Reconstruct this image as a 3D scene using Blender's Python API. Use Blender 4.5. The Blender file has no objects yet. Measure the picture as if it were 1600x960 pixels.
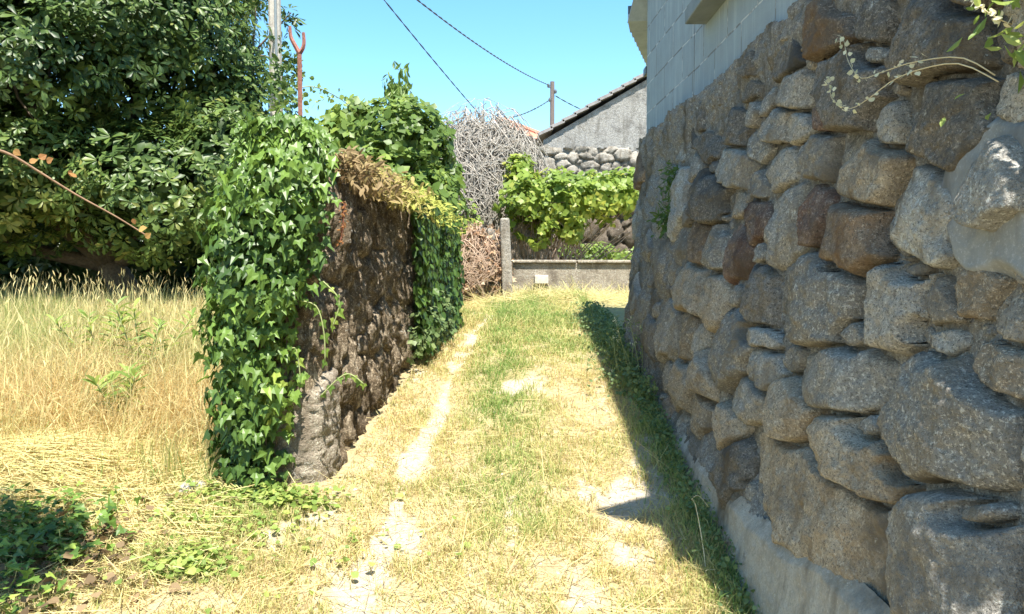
import bpy, math, numpy as np
from mathutils import Vector
R = math.radians
rng = np.random.default_rng(7)
sc = bpy.context.scene
col = sc.collection

# ------------------------------------------------------------------ camera, sky, sun, exposure
CAM = np.array([0.0, 0.0, 1.5]); F = 1200.0; HOR = 425.0
PITCH = -math.atan((480 - HOR) / F)
cam = bpy.data.cameras.new('camera'); co = bpy.data.objects.new('camera', cam); col.objects.link(co)
co.location = CAM; co.rotation_euler = (R(90) + PITCH, 0, 0)
cam.sensor_width = 36; cam.lens = 27.0; cam.clip_start = 0.05; cam.clip_end = 2000
sc.camera = co
SUN_EL, SUN_AZ = R(66), R(15)            # azimuth: from straight behind the camera towards its right
SDIR = np.array([math.sin(SUN_AZ) * math.cos(SUN_EL), -math.cos(SUN_AZ) * math.cos(SUN_EL), math.sin(SUN_EL)])
w = bpy.data.worlds.new('World'); sc.world = w; w.use_nodes = True
nt = w.node_tree; bg = nt.nodes['Background']
sky = nt.nodes.new('ShaderNodeTexSky'); sky.sky_type = 'NISHITA'; sky.sun_disc = False
sky.sun_elevation = SUN_EL; sky.sun_rotation = math.pi - SUN_AZ
sky.air_density = 1.0; sky.dust_density = 0.4; sky.ozone_density = 0.6; sky.altitude = 200
hs_ = nt.nodes.new('ShaderNodeHueSaturation'); hs_.inputs['Hue'].default_value = .488; hs_.inputs['Saturation'].default_value = 1.28
nt.links.new(sky.outputs[0], hs_.inputs['Color']); nt.links.new(hs_.outputs[0], bg.inputs[0]); bg.inputs[1].default_value = 0.12
sl = bpy.data.lights.new('sun', 'SUN'); sl.energy = 5.0; sl.angle = R(0.5); sl.color = (1.0, 0.95, 0.86)
so = bpy.data.objects.new('sun', sl); col.objects.link(so)
so.rotation_euler = Vector(-SDIR).to_track_quat('-Z', 'Y').to_euler()
sc.view_settings.view_transform = 'Standard'; sc.view_settings.look = 'None'
sc.view_settings.gamma = 1.0; sc.view_settings.use_curve_mapping = False
sc.view_settings.exposure = 1.5

# ------------------------------------------------------------------ helpers
CP, SP = math.cos(PITCH), math.sin(PITCH)
def at(px, py, Y):
    """world point seen at photo pixel (1600x960) at depth y = Y"""
    a = (px - 800) / F; b = (480 - py) / F
    d = np.array([a, CP - b * SP, SP + b * CP])
    return CAM + d * (Y / d[1])
def proj(p):
    p = np.asarray(p, float) - CAM
    f = p[..., 1] * CP + p[..., 2] * SP; u = -p[..., 1] * SP + p[..., 2] * CP
    return 800 + F * p[..., 0] / f, 480 - F * u / f
def zlane(y):
    y = np.asarray(y, float)
    lo = np.where(y < -6, -1.125 - 0.3 * (1 - np.exp((y + 6) * .5)), 0.1875 * y)
    return np.where(y < 5, lo, 0.9375 + 0.2 * (1 - np.exp(-0.9375 * np.maximum(y - 5, 0))))
def _h(i, j, k, s):
    i = i.astype(np.uint32); j = j.astype(np.uint32); k = k.astype(np.uint32)
    n = i * np.uint32(374761393) + j * np.uint32(668265263) + k * np.uint32(2147483647) + np.uint32((s * 974634777) & 0xffffffff)
    n = (n ^ (n >> np.uint32(13))) * np.uint32(1274126177)
    n = n ^ (n >> np.uint32(16))
    return (n & np.uint32(0xffffff)).astype(np.float64) / 0xffffff
def vn(x, y, z, s=0):
    x, y, z = np.broadcast_arrays(np.asarray(x, float), np.asarray(y, float), np.asarray(z, float))
    xi, yi, zi = np.floor(x), np.floor(y), np.floor(z)
    fx, fy, fz = x - xi, y - yi, z - zi
    fx, fy, fz = [f * f * (3 - 2 * f) for f in (fx, fy, fz)]
    xi, yi, zi = [a.astype(np.int64) for a in (xi, yi, zi)]
    r = 0
    for a in (0, 1):
        for b in (0, 1):
            for c in (0, 1):
                wgt = (fx if a else 1 - fx) * (fy if b else 1 - fy) * (fz if c else 1 - fz)
                r = r + wgt * _h(xi + a, yi + b, zi + c, s)
    return r * 2 - 1
def fbm(x, y, z=0.0, s=0, o=4):
    r = 0; a = 0.5; k = 1.0
    for i in range(o):
        r = r + a * vn(x * k, y * k, np.asarray(z) * k, s + i); a *= .5; k *= 2.03
    return r
def ground_z(x, y):
    x = np.asarray(x, float); y = np.asarray(y, float)
    b = 0.03 * fbm(x * 1.3, y * 1.3, 0, 3, 3) + 0.012 * fbm(x * 6, y * 6, 0, 5, 2)
    tr = -0.025 * np.exp(-((x + .305 + (5.62 - y) * .063) / .12) ** 2) - .02 * np.exp(-((x - .45) / .14) ** 2)
    mound = .10 * np.exp(-((x - .55) / .6) ** 2 - ((y - 8.6) / .5) ** 2)
    verge = .05 * np.clip((-x - .75) / .5, 0, 1)
    far = np.clip((np.hypot(x, y) - 40) / 40, 0, 1)
    return zlane(y) + (b + tr * (y > 0) + mound + verge) * (1 - far)

def link(name, me, parent=None, mat=None):
    o = bpy.data.objects.new(name, me); col.objects.link(o)
    if parent is not None: o.parent = parent
    if mat is not None: me.materials.append(mat)
    return o
def tag(o, label=None, cat=None, group=None, kind=None):
    if label: o['label'] = label
    if cat: o['category'] = cat
    if group: o['group'] = group
    if kind: o['kind'] = kind
    return o
def thing(name, loc, label, cat, group=None):
    o = bpy.data.objects.new(name, None); col.objects.link(o); o.location = [float(c) for c in loc]
    o.empty_display_size = .1
    return tag(o, label, cat, group)
def npmesh(name, V, faces, parent=None, mat=None, tint=None, smooth=False, attrs=None):
    """V (n,3) in world space; faces list of int arrays (m,k)"""
    V = np.asarray(V, np.float32)
    if parent is not None:
        V = V - np.array(parent_loc(parent), np.float32)
    me = bpy.data.meshes.new(name)
    faces = [np.asarray(f, np.int32) for f in faces if len(f)]
    loops = np.concatenate([f.ravel() for f in faces]); tot = np.concatenate([np.full(len(f), f.shape[1], np.int32) for f in faces])
    me.vertices.add(len(V)); me.vertices.foreach_set('co', V.ravel())
    me.loops.add(len(loops)); me.loops.foreach_set('vertex_index', loops)
    st = np.concatenate([[0], np.cumsum(tot)[:-1]]).astype(np.int32)
    me.polygons.add(len(tot)); me.polygons.foreach_set('loop_start', st)
    try: me.polygons.foreach_set('loop_total', tot)
    except Exception: pass
    me.polygons.foreach_set('use_smooth', np.full(len(tot), smooth))
    if tint is not None:
        attrs = dict(attrs or {}); attrs['tint'] = tint
    for k, a in (attrs or {}).items():
        at_ = me.attributes.new(k, 'FLOAT', 'POINT'); at_.data.foreach_set('value', np.asarray(a, np.float32))
    me.update(calc_edges=True)
    return link(name, me, parent, mat)
def parent_loc(o):
    l = np.array(o.location, float)
    while o.parent is not None:
        o = o.parent; l = l + np.array(o.location, float)
    return l
class MB:
    def __init__(s): s.v = []; s.q = []; s.t = []; s.n = 0
    def add(s, V, quads=(), tris=()):
        V = np.asarray(V, float); s.v.append(V)
        if len(quads): s.q.append(np.asarray(quads, int) + s.n)
        if len(tris): s.t.append(np.asarray(tris, int) + s.n)
        s.n += len(V)
    def box(s, c, d, rz=0, ry=0, rx=0, taper=1.0):
        x, y, z = [k / 2 for k in d]
        V = np.array([[-x, -y, -z], [x, -y, -z], [x, y, -z], [-x, y, -z], [-x * taper, -y * taper, z], [x * taper, -y * taper, z], [x * taper, y * taper, z], [-x * taper, y * taper, z]])
        for ang, (i, j) in ((rx, (1, 2)), (ry, (2, 0)), (rz, (0, 1))):
            c_, s_ = math.cos(ang), math.sin(ang); a, b = V[:, i].copy(), V[:, j].copy()
            V[:, i] = c_ * a - s_ * b; V[:, j] = s_ * a + c_ * b
        s.add(V + np.array(c), [[0, 3, 2, 1], [4, 5, 6, 7], [0, 1, 5, 4], [1, 2, 6, 5], [2, 3, 7, 6], [3, 0, 4, 7]])
    def tube(s, P, r, n=6, cap=True):
        P = np.asarray(P, float); m = len(P); r = np.broadcast_to(np.asarray(r, float), (m,))
        T = np.gradient(P, axis=0); T /= np.linalg.norm(T, axis=1)[:, None] + 1e-9
        up = np.array([0, 0, 1.0]) if abs(T[:, 2]).mean() < .8 else np.array([1.0, 0, 0])
        A = np.cross(T, up); A /= np.linalg.norm(A, axis=1)[:, None] + 1e-9; B = np.cross(T, A)
        th = np.arange(n) * 2 * math.pi / n
        V = P[:, None] + r[:, None, None] * (A[:, None] * np.cos(th)[None, :, None] + B[:, None] * np.sin(th)[None, :, None])
        i = np.arange(m - 1)[:, None] * n; j = np.arange(n)[None]; j2 = (j + 1) % n
        q = np.stack([i + j, i + j2, i + n + j2, i + n + j], -1).reshape(-1, 4)
        V = V.reshape(-1, 3); t = []
        if cap:
            k = len(V); V = np.vstack([V, P[0], P[-1]])
            for a in range(n):
                b = (a + 1) % n; t += [[k, b, a], [k + 1, (m - 1) * n + a, (m - 1) * n + b]]
        s.add(V, q, t)
    def build(s, name, parent=None, mat=None, smooth=False):
        return npmesh(name, np.vstack(s.v), [np.vstack(s.q) if s.q else [], np.vstack(s.t) if s.t else []], parent, mat, smooth=smooth)
def bevel(o, wd=.008, seg=2):
    m = o.modifiers.new('b', 'BEVEL'); m.width = wd; m.segments = seg; m.limit_method = 'ANGLE'; return o
def spline(P, n):
    P = np.asarray(P, float); m = len(P); t = np.linspace(0, m - 1, n); out = []
    for tt in t:
        i = min(int(tt), m - 2); f = tt - i
        p0, p1, p2, p3 = P[max(i - 1, 0)], P[i], P[i + 1], P[min(i + 2, m - 1)]
        out.append(.5 * ((2 * p1) + (-p0 + p2) * f + (2 * p0 - 5 * p1 + 4 * p2 - p3) * f * f + (-p0 + 3 * p1 - 3 * p2 + p3) * f ** 3))
    return np.array(out)
def unit(a): return a / (np.linalg.norm(a, axis=-1, keepdims=True) + 1e-9)

# ------------------------------------------------------------------ materials
def newmat(name):
    m = bpy.data.materials.new(name); m.use_nodes = True; n = m.node_tree.nodes; l = m.node_tree.links
    return m, n, l, n['Principled BSDF']
def ramp(n, l, src, stops):
    r = n.new('ShaderNodeValToRGB'); e = r.color_ramp.elements
    while len(e) < len(stops): e.new(.5)
    for k, (p, c) in zip(e, stops): k.position = p; k.color = (*c, 1)
    l.new(src, r.inputs[0]); return r
def noise(n, l, vec, scale, detail=6, rough=.6):
    t = n.new('ShaderNodeTexNoise'); t.inputs['Scale'].default_value = scale; t.inputs['Detail'].default_value = detail
    t.inputs['Roughness'].default_value = rough
    if vec is not None: l.new(vec, t.inputs['Vector'])
    return t
def mixc(n, l, f, a, b, mode='MIX'):
    m = n.new('ShaderNodeMix'); m.data_type = 'RGBA'; m.blend_type = mode
    for k, s in ((0, f), (6, a), (7, b)):
        if hasattr(s, 'is_linked'): l.new(s, m.inputs[k])
        elif k == 0: m.inputs[0].default_value = s
        else: m.inputs[k].default_value = (*s, 1)
    return m.outputs[2]
def thr(n, l, src, a, b):
    m = n.new('ShaderNodeMapRange'); l.new(src, m.inputs[0]); m.inputs[1].default_value = a; m.inputs[2].default_value = b; return m.outputs[0]
def bump(n, l, bs, h, strength, dist):
    b = n.new('ShaderNodeBump'); b.inputs['Strength'].default_value = strength; b.inputs['Distance'].default_value = dist
    l.new(h, b.inputs['Height']); l.new(b.outputs[0], bs.inputs['Normal']); return b
def addv(n, l, a, b, wa=1., wb=1.):
    m = n.new('ShaderNodeMath'); m.operation = 'MULTIPLY_ADD'; l.new(a, m.inputs[0]); m.inputs[1].default_value = wa
    m2 = n.new('ShaderNodeMath'); m2.operation = 'MULTIPLY'; l.new(b, m2.inputs[0]); m2.inputs[1].default_value = wb
    l.new(m2.outputs[0], m.inputs[2]); return m.outputs[0]
def streak(n, l, v, s=(9, 9, 2.2)):
    mp = n.new('ShaderNodeMapping'); mp.inputs['Scale'].default_value = s; l.new(v, mp.inputs[0]); return mp.outputs[0]
def stone_mat(name, base, dark, stain, stain_amt=.5, speck=1., lichen=.0, bstr=.9, pale=None, grain=1.):
    m, n, l, b = newmat(name); tc = n.new('ShaderNodeTexCoord'); v = tc.outputs['Object']
    oi = n.new('ShaderNodeObjectInfo')
    off = n.new('ShaderNodeVectorMath'); off.operation = 'MULTIPLY_ADD'
    l.new(v, off.inputs[0]); off.inputs[1].default_value = (1, 1, 1)
    cx = n.new('ShaderNodeCombineXYZ'); l.new(oi.outputs['Random'], cx.inputs[0]); l.new(oi.outputs['Random'], cx.inputs[2]); l.new(cx.outputs[0], off.inputs[2]); v = off.outputs[0]
    big = noise(n, l, v, 7, 5, .65); mid = noise(n, l, v, 38, 5, .7); fine = noise(n, l, v, 140, 3, .8)
    c = mixc(n, l, thr(n, l, mid.outputs[0], .35, .68), dark, base)
    c = mixc(n, l, thr(n, l, big.outputs[0], .62 - .25 * stain_amt, .75), c, stain)
    hv = n.new('ShaderNodeHueSaturation'); l.new(c, hv.inputs['Color'])
    mr = n.new('ShaderNodeMapRange'); l.new(oi.outputs['Random'], mr.inputs[0]); mr.inputs[3].default_value = .78; mr.inputs[4].default_value = 1.22
    l.new(mr.outputs[0], hv.inputs['Value']); c = hv.outputs[0]
    gr = noise(n, l, v, 105, 3, .85)
    c = mixc(n, l, thr(n, l, fine.outputs[0], .52, .62), c, [k * (1 - .66 * grain) for k in base])
    c = mixc(n, l, thr(n, l, gr.outputs[0], .54, .64), c, [min(.6, k * (1 + .5 * grain)) for k in base])
    pat = noise(n, l, v, 3.2, 5, .7)
    c = mixc(n, l, thr(n, l, pat.outputs[0], .5, .68), c, [k * .62 for k in dark])
    vs = noise(n, l, streak(n, l, v), 1.0, 4, .6)
    c = mixc(n, l, thr(n, l, vs.outputs[0], .52, .72), c, [k * .55 for k in stain])
    if pale:
        ps_ = noise(n, l, streak(n, l, v, (30, 30, 9)), 1.0, 5, .7)
        c = mixc(n, l, thr(n, l, ps_.outputs[0], .55, .66), c, pale)
    if lichen:
        li = noise(n, l, v, 16, 6, .75)
        c = mixc(n, l, thr(n, l, li.outputs[0], .66 - .12 * lichen, .72 - .1 * lichen), c, (.46, .45, .40))
    l.new(c, b.inputs['Base Color']); b.inputs['Roughness'].default_value = .92; b.inputs['Specular IOR Level'].default_value = .2
    h = addv(n, l, addv(n, l, mid.outputs[0], fine.outputs[0], 1., .5 * speck), big.outputs[0], 1., 1.)
    bump(n, l, b, h, bstr, .016)
    return m
def leaf_mat(name, stops, rough=.38, trans=.3, spec=.5, tstops=None):
    m, n, l, b = newmat(name); a = n.new('ShaderNodeAttribute'); a.attribute_name = 'tint'
    r = ramp(n, l, a.outputs['Fac'], stops); l.new(r.outputs[0], b.inputs['Base Color'])
    b.inputs['Roughness'].default_value = rough; b.inputs['Specular IOR Level'].default_value = spec
    t = n.new('ShaderNodeBsdfTranslucent')
    hv = n.new('ShaderNodeHueSaturation'); hv.inputs['Value'].default_value = 1.7; hv.inputs['Hue'].default_value = .487; l.new(r.outputs[0], hv.inputs['Color']); l.new(hv.outputs[0], t.inputs[0])
    mx = n.new('ShaderNodeMixShader'); mx.inputs[0].default_value = trans
    l.new(b.outputs[0], mx.inputs[1]); l.new(t.outputs[0], mx.inputs[2])
    l.new(mx.outputs[0], n['Material Output'].inputs[0]); return m
def plain(name, c, rough=.8, c2=None, scale=20, bstr=.3, metal=0):
    m, n, l, b = newmat(name); tc = n.new('ShaderNodeTexCoord'); t = noise(n, l, tc.outputs['Object'], scale, 6, .65)
    c2 = c2 or [k * .6 for k in c]
    l.new(mixc(n, l, thr(n, l, t.outputs[0], .35, .65), c2, c), b.inputs['Base Color']); b.inputs['Roughness'].default_value = rough
    b.inputs['Metallic'].default_value = metal; b.inputs['Specular IOR Level'].default_value = .3
    bump(n, l, b, t.outputs[0], bstr, .01); return m

M = {}
M['grey'] = stone_mat('granite_grey', (.36, .335, .285), (.23, .215, .19), (.30, .25, .18), .35, lichen=.4)
M['light'] = stone_mat('granite_pale', (.43, .41, .365), (.29, .28, .25), (.34, .29, .22), .3, lichen=.35)
M['tan'] = stone_mat('granite_tan', (.38, .335, .265), (.25, .205, .15), (.33, .24, .145), .4, lichen=.1)
M['brown'] = stone_mat('granite_brown', (.29, .235, .175), (.16, .125, .095), (.26, .165, .095), .5, lichen=.15)
M['rust'] = stone_mat('granite_rust', (.26, .205, .165), (.14, .105, .08), (.17, .09, .06), .8)
M['dark'] = stone_mat('granite_dark', (.22, .20, .17), (.11, .105, .095), (.20, .15, .09), .4, lichen=.3)
M['mortar'] = stone_mat('old_mortar', (.27, .26, .235), (.15, .14, .12), (.17, .14, .10), .5, .6, lichen=.25)
M['cement'] = stone_mat('cement_render', (.33, .31, .265), (.26, .245, .21), (.20, .165, .115), .75, .25, bstr=.35, grain=.38)
M['patch'] = stone_mat('cement_patch', (.27, .28, .275), (.24, .25, .245), (.22, .22, .21), .3, .2, bstr=.25, grain=.22)
M['leftwall'] = stone_mat('lichen_stone', (.34, .275, .19), (.11, .08, .05), (.14, .10, .06), .8, lichen=.35, bstr=1., pale=(.48, .40, .29))
M['pebbledash'] = stone_mat('pebbledash', (.44, .38, .295), (.27, .22, .165), (.30, .24, .17), .2, lichen=.3, bstr=1.)
M['rubble'] = stone_mat('rubble_stone', (.38, .35, .30), (.20, .18, .15), (.28, .23, .17), .4, lichen=.4)
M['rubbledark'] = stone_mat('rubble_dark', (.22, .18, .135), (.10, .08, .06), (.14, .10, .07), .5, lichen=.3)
M['plaster'] = stone_mat('rough_plaster', (.42, .41, .385), (.22, .21, .19), (.33, .31, .27), .3, 2.5, lichen=.2, bstr=1.)
M['rendered'] = stone_mat('old_render', (.47, .41, .33), (.30, .25, .19), (.36, .30, .22), .4, 2., lichen=.4)
M['concrete'] = plain('concrete', (.215, .25, .265), .85, (.16, .19, .20), 9)
M['steel'] = plain('dark_steel', (.10, .12, .14), .5)
M['sheet'] = plain('roof_sheet', (.36, .43, .48), .6, (.29, .345, .385), 14)
M['wood'] = plain('grey_wood', (.46, .43, .37), .85, (.30, .27, .23), 30)
M['polewood'] = plain('tarred_pole', (.17, .14, .13), .85, (.11, .09, .085), 30)
M['rustmetal'] = plain('rusted_iron', (.33, .15, .11), .85, (.20, .085, .06), 60)
M['cable'] = plain('cable_rubber', (.07, .09, .085), .7)
M['tile'] = plain('clay_tile', (.55, .27, .18), .85, (.40, .18, .11), 9)
M['slate'] = plain('weathered_tile', (.30, .28, .27), .85, (.20, .19, .185), 12)
M['bark'] = plain('bark', (.16, .125, .09), .9, (.09, .07, .05), 40, .8)
M['twig'] = plain('dead_twig', (.43, .395, .345), .9, (.28, .25, .21), 25)
M['twigbrown'] = plain('brown_twig', (.48, .37, .28), .9, (.34, .23, .16), 25)
M['cane'] = plain('bramble_cane', (.28, .17, .10), .7, (.20, .12, .07), 25)
M['stem'] = plain('green_stem', (.30, .33, .14), .7, (.22, .25, .10), 25)
M['drystem'] = plain('dry_stem', (.60, .54, .36), .8, (.50, .43, .27), 25)
M['blue'] = plain('blue_plastic', (.16, .40, .55), .6)
M['white'] = plain('pale_stone', (.56, .52, .45), .8, (.44, .40, .34), 20)

M['fig'] = leaf_mat('tree_leaf', [(0, (.030, .060, .016)), (.45, (.075, .125, .03)), (.85, (.13, .19, .045)), (1, (.20, .22, .06))], .42, .3, .3)
M['ivy'] = leaf_mat('ivy_leaf', [(0, (.035, .075, .016)), (.5, (.085, .15, .028)), (.85, (.15, .24, .04)), (1, (.27, .34, .065))], .42, .22, .3)
M['shrub'] = leaf_mat('shrub_leaf', [(0, (.07, .12, .025)), (.6, (.13, .20, .04)), (1, (.22, .29, .06))], .45, .35, .3)
M['vine'] = leaf_mat('vine_leaf', [(0, (.12, .19, .03)), (.6, (.22, .30, .05)), (1, (.38, .40, .08))], .45, .4, .35)
M['weed'] = leaf_mat('weed_leaf', [(0, (.09, .15, .03)), (.6, (.17, .25, .055)), (1, (.30, .35, .09))], .5, .35, .3)
M['shadeweed'] = leaf_mat('shade_weed_leaf', [(0, (.08, .13, .045)), (1, (.20, .26, .10))], .5, .3, .3)
M['grass'] = leaf_mat('grass_blade', [(0, (.47, .36, .17)), (.3, (.50, .43, .20)), (.6, (.40, .40, .15)), (.8, (.25, .32, .09)), (1, (.14, .24, .055))], .6, .3, .25)
M['dry'] = leaf_mat('dry_blade', [(0, (.54, .42, .19)), (.35, (.57, .49, .25)), (.7, (.46, .46, .19)), (.9, (.28, .32, .10)), (1, (.17, .24, .07))], .6, .3, .25)
M['moss'] = leaf_mat('moss_leaf', [(0, (.22, .16, .08)), (.5, (.33, .27, .10)), (1, (.30, .32, .07))], .7, .2, .2)
M['deadleaf'] = leaf_mat('dead_leaf', [(0, (.28, .16, .09)), (.5, (.44, .31, .19)), (1, (.56, .46, .32))], .7, .3, .2)
M['litter'] = leaf_mat('leaf_litter', [(0, (.08, .055, .03)), (.6, (.17, .12, .065)), (1, (.28, .20, .11))], .8, .2, .2)
M['redleaf'] = leaf_mat('red_leaf', [(0, (.30, .13, .05)), (1, (.46, .29, .10))], .6, .4, .2)
M['flower'] = leaf_mat('pale_flower', [(0, (.55, .55, .35)), (1, (.72, .70, .52))], .7, .3, .2)

# ------------------------------------------------------------------ leaf scattering
def frames(axis, normal):
    a = unit(axis); nn = unit(normal - a * (a * normal).sum(-1, keepdims=True)); s = np.cross(a, nn)
    return np.stack([s, a, nn], -1)           # columns: local x (side), y (leaf axis), z (normal)
def scatter(name, tv, tf, pos, axis, normal, size, tint, parent=None, mat=None, smooth=False):
    Rm = frames(axis, normal); k = len(tv); n = len(pos)
    V = np.einsum('nij,kj->nki', Rm, tv) * np.asarray(size).reshape(-1, 1, 1) + pos[:, None]
    off = (np.arange(n) * k)[:, None, None]
    F_ = [(np.asarray(f)[None] + off).reshape(-1, len(f[0])) for f in tf]
    return npmesh(name, V.reshape(-1, 3), F_, parent, mat, tint=np.repeat(tint, k), smooth=smooth)
# simple elongated leaf (folded, curved): unit length
LANCE = (np.array([[0, 0, 0], [-.16, .45, .05], [0, .5, -.015], [.16, .45, .05], [0, 1, -.14], [-.13, .8, -.02], [.13, .8, -.02]], float),
         [[[0, 2, 1, 1]]], )
LANCE = (LANCE[0], [np.array([[0, 2, 1], [0, 3, 2], [1, 2, 5], [2, 3, 6], [5, 2, 4], [2, 6, 4]])])
OBOV = (np.array([[0, 0, 0], [-.13, .4, .03], [0, .45, -.02], [.13, .4, .03], [-.2, .75, .0], [0, .78, -.05], [.2, .75, 0], [0, 1.02, -.14]], float),
        [np.array([[0, 2, 1], [0, 3, 2], [1, 2, 5], [1, 5, 4], [2, 3, 6], [2, 6, 5], [4, 5, 7], [5, 6, 7]])])
IVYL = (np.array([[0, 0, 0], [-.30, -.12, .02], [-.52, .22, -.06], [-.22, .36, .03], [0, 1.0, -.10], [.22, .36, .03], [.52, .22, -.06], [.30, -.12, .02], [0, .3, -.03]], float),
        [np.array([[0, 8, 1], [1, 8, 3], [1, 3, 2], [3, 8, 4], [8, 5, 4], [8, 7, 5], [7, 6, 5], [0, 7, 8]])])
BROAD = (np.array([[0, 0, 0], [-.36, .18, .05], [-.44, .5, .0], [-.2, .82, -.05], [0, 1.05, -.12], [.2, .82, -.05], [.44, .5, 0], [.36, .18, .05], [0, .45, -.04]], float),
         [np.array([[0, 8, 1], [1, 8, 2], [2, 8, 3], [3, 8, 4], [4, 8, 5], [5, 8, 6], [6, 8, 7], [7, 8, 0]])])
def rosettes(c, nrm, nleaf, size, spread=.55):
    """leaf positions/axes/normals for whorls at points c"""
    n = len(c); nrm = unit(nrm)
    t = unit(np.cross(nrm, unit(rng.normal(size=(n, 3))))); b = np.cross(nrm, t)
    th = (np.arange(nleaf) / nleaf * 2 * math.pi)[None] + rng.uniform(0, 6.3, (n, 1)) + rng.normal(0, .25, (n, nleaf))
    lift = rng.uniform(.05, spread * 1.6, (n, nleaf))[..., None]
    ax = (t[:, None] * np.cos(th)[..., None] + b[:, None] * np.sin(th)[..., None]) + nrm[:, None] * lift
    ax[..., 2] -= .25
    no = nrm[:, None] + 0 * ax + rng.normal(0, .25, (n, nleaf, 3))
    p = np.repeat(c[:, None], nleaf, 1) + unit(ax) * .01
    s = size * rng.uniform(.55, 1.15, (n, nleaf)) * rng.uniform(.65, 1.3, (n, 1))
    return p.reshape(-1, 3), ax.reshape(-1, 3), no.reshape(-1, 3), s.ravel()
def lobes_pts(lobes, n, dmin=.75, dmax=1.04, rough=.18, sd=0, gaps=True):
    """random points near the union surface of ellipsoid lobes, with outward normals"""
    L = np.array([[*c, *r] for c, r in lobes], float)
    area = (L[:, 3] * L[:, 4] + L[:, 4] * L[:, 5] + L[:, 3] * L[:, 5]); pr = area / area.sum()
    k = rng.choice(len(L), n * 2, p=pr); d = unit(rng.normal(size=(n * 2, 3)))
    q = rng.uniform(dmin, dmax, n * 2)
    p0 = L[k, :3] + d * L[k, 3:]
    q = q * (1 + rough * fbm(p0[:, 0] * 2.2, p0[:, 1] * 2.2, p0[:, 2] * 2.2, 11 + sd, 3) * 2)
    p = L[k, :3] + d * L[k, 3:] * q[:, None]; nrm = unit(d / L[k, 3:])
    ok = np.ones(len(p), bool)
    for i in range(len(L)):
        e = np.linalg.norm((p - L[i, :3]) / L[i, 3:], axis=1); ok &= (e > .72) | (k == i)
    gap = fbm(p[:, 0] * 1.6, p[:, 1] * 1.6, p[:, 2] * 1.6, 40 + sd, 3)
    ok &= (not gaps) | (gap > -.14) | (rng.random(len(p)) < .25)
    p, nrm = p[ok][:n], nrm[ok][:n]
    return p, nrm

# ------------------------------------------------------------------ ground
def bare(x, y):
    """bare pale soil, 0..1: wheel track on the left, patches on the right and in the middle"""
    cl = -.305 - (5.62 - y) * .063 + .02 * np.sin(y * 5)
    wob = .5 + fbm(x * 5, y * 3.2, 0, 21, 4)
    m = np.exp(-((x - cl) / .052) ** 2) * np.clip(1.0 - .25 * np.maximum(y - 5.3, 0), 0, 1) * (1.0 + .35 * fbm(x * 1.5, y * 2.3, 0, 23, 3))
    m = np.maximum(m, .75 * np.exp(-((x - cl) / .18) ** 2) * np.clip((3.4 - y) / .6, 0, 1))
    for cx, cy, rx, ry, a in ((.07, 4.45, .17, .22, 1.), (.30, 3.2, .10, .16, 1.), (.52, 4.25, .09, .5, .9), (.40, 2.7, .12, .2, .9), (.60, 3.6, .1, .5, .8),
                              (.28, 5.5, .08, .3, .7), (.45, 3.1, .14, .35, .6), (.30, 2.35, .15, .15, .8), (-.72, 3.0, .10, .10, .7), (-.62, 2.6, .15, .2, .7),
                              (-.75, 3.75, .1, .15, .5), (-.9, 2.75, .08, .1, .6), (-.25, 7.0, .2, .7, .5), (-.55, 4.5, .06, .15, .5), (.45, 2.0, .25, .3, .7), (-.35, 2.1, .25, .35, .9)):
        m = np.maximum(m, a * np.exp(-((x - cx) / rx) ** 2 - ((y - cy) / ry) ** 2))
    return np.clip((m * 1.2 + (wob - .5) * 1.3 + .5 * fbm(x * 24, y * 20, 0, 24, 3) - .52) * 2.0, 0, 1)
def green(x, y):
    """how green the lane's growth is, 0..1"""
    g = .78 * np.exp(-((x + .03 - .02 * (4 - y)) / .22) ** 2) * np.clip((y - 2.6) / .7, 0, 1)
    g = np.maximum(g, .6 * np.exp(-((x - .15) / .55) ** 2) * np.clip((y - 4.6) / .8, 0, 1))
    g = np.maximum(g, .55 * np.exp(-((x + 1.15) / .35) ** 2 - ((y - 3.1) / .3) ** 2) * 1.4)
    g = np.maximum(g, .6 * np.exp(-((x + 1.1) / .16) ** 2 - ((y - 2.55) / .14) ** 2))
    g = np.maximum(g, .7 * np.clip((x - .58) / .15, 0, 1))
    return np.clip(g + .55 * fbm(x * 2.2, y * 2.2, 0, 31, 4), 0, 1)
def axis_pts(a): return np.unique(np.concatenate([np.arange(s, e, st) for s, e, st in a]))
gx = axis_pts([(-300, -30, 30), (-30, -6, 1.5), (-6, -2.6, .12), (-2.6, 1.3, .025), (1.3, 6, .3), (6, 30, 2), (30, 301, 30)])
gy = axis_pts([(-60, -6, 4), (-6, 1.4, .2), (1.4, 7, .025), (7, 14, .12), (14, 40, 2), (40, 400, 30)])
X, Y = np.meshgrid(gx, gy); Z = ground_z(X, Y); fl = np.clip((np.hypot(X, Y) - 25) / 30, 0, 1); Z = np.where(Y < 0, Z, Z)
n1, n2 = len(gx), len(gy); ii = np.arange(n1 * n2).reshape(n2, n1)
q = np.stack([ii[:-1, :-1], ii[:-1, 1:], ii[1:, 1:], ii[1:, :-1]], -1).reshape(-1, 4)
m, n, l, b = newmat('lane_soil'); tc = n.new('ShaderNodeTexCoord'); v = tc.outputs['Object']
a1 = n.new('ShaderNodeAttribute'); a1.attribute_name = 'bare'; a2 = n.new('ShaderNodeAttribute'); a2.attribute_name = 'green'
t1 = noise(n, l, v, 9, 6, .7); t2 = noise(n, l, v, 70, 5, .7); t3 = noise(n, l, v, 260, 2, .6)
c = mixc(n, l, thr(n, l, t1.outputs[0], .4, .62), (.40, .32, .18), (.46, .385, .23))
c = mixc(n, l, thr(n, l, t2.outputs[0], .5, .65), c, (.28, .205, .105))
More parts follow.
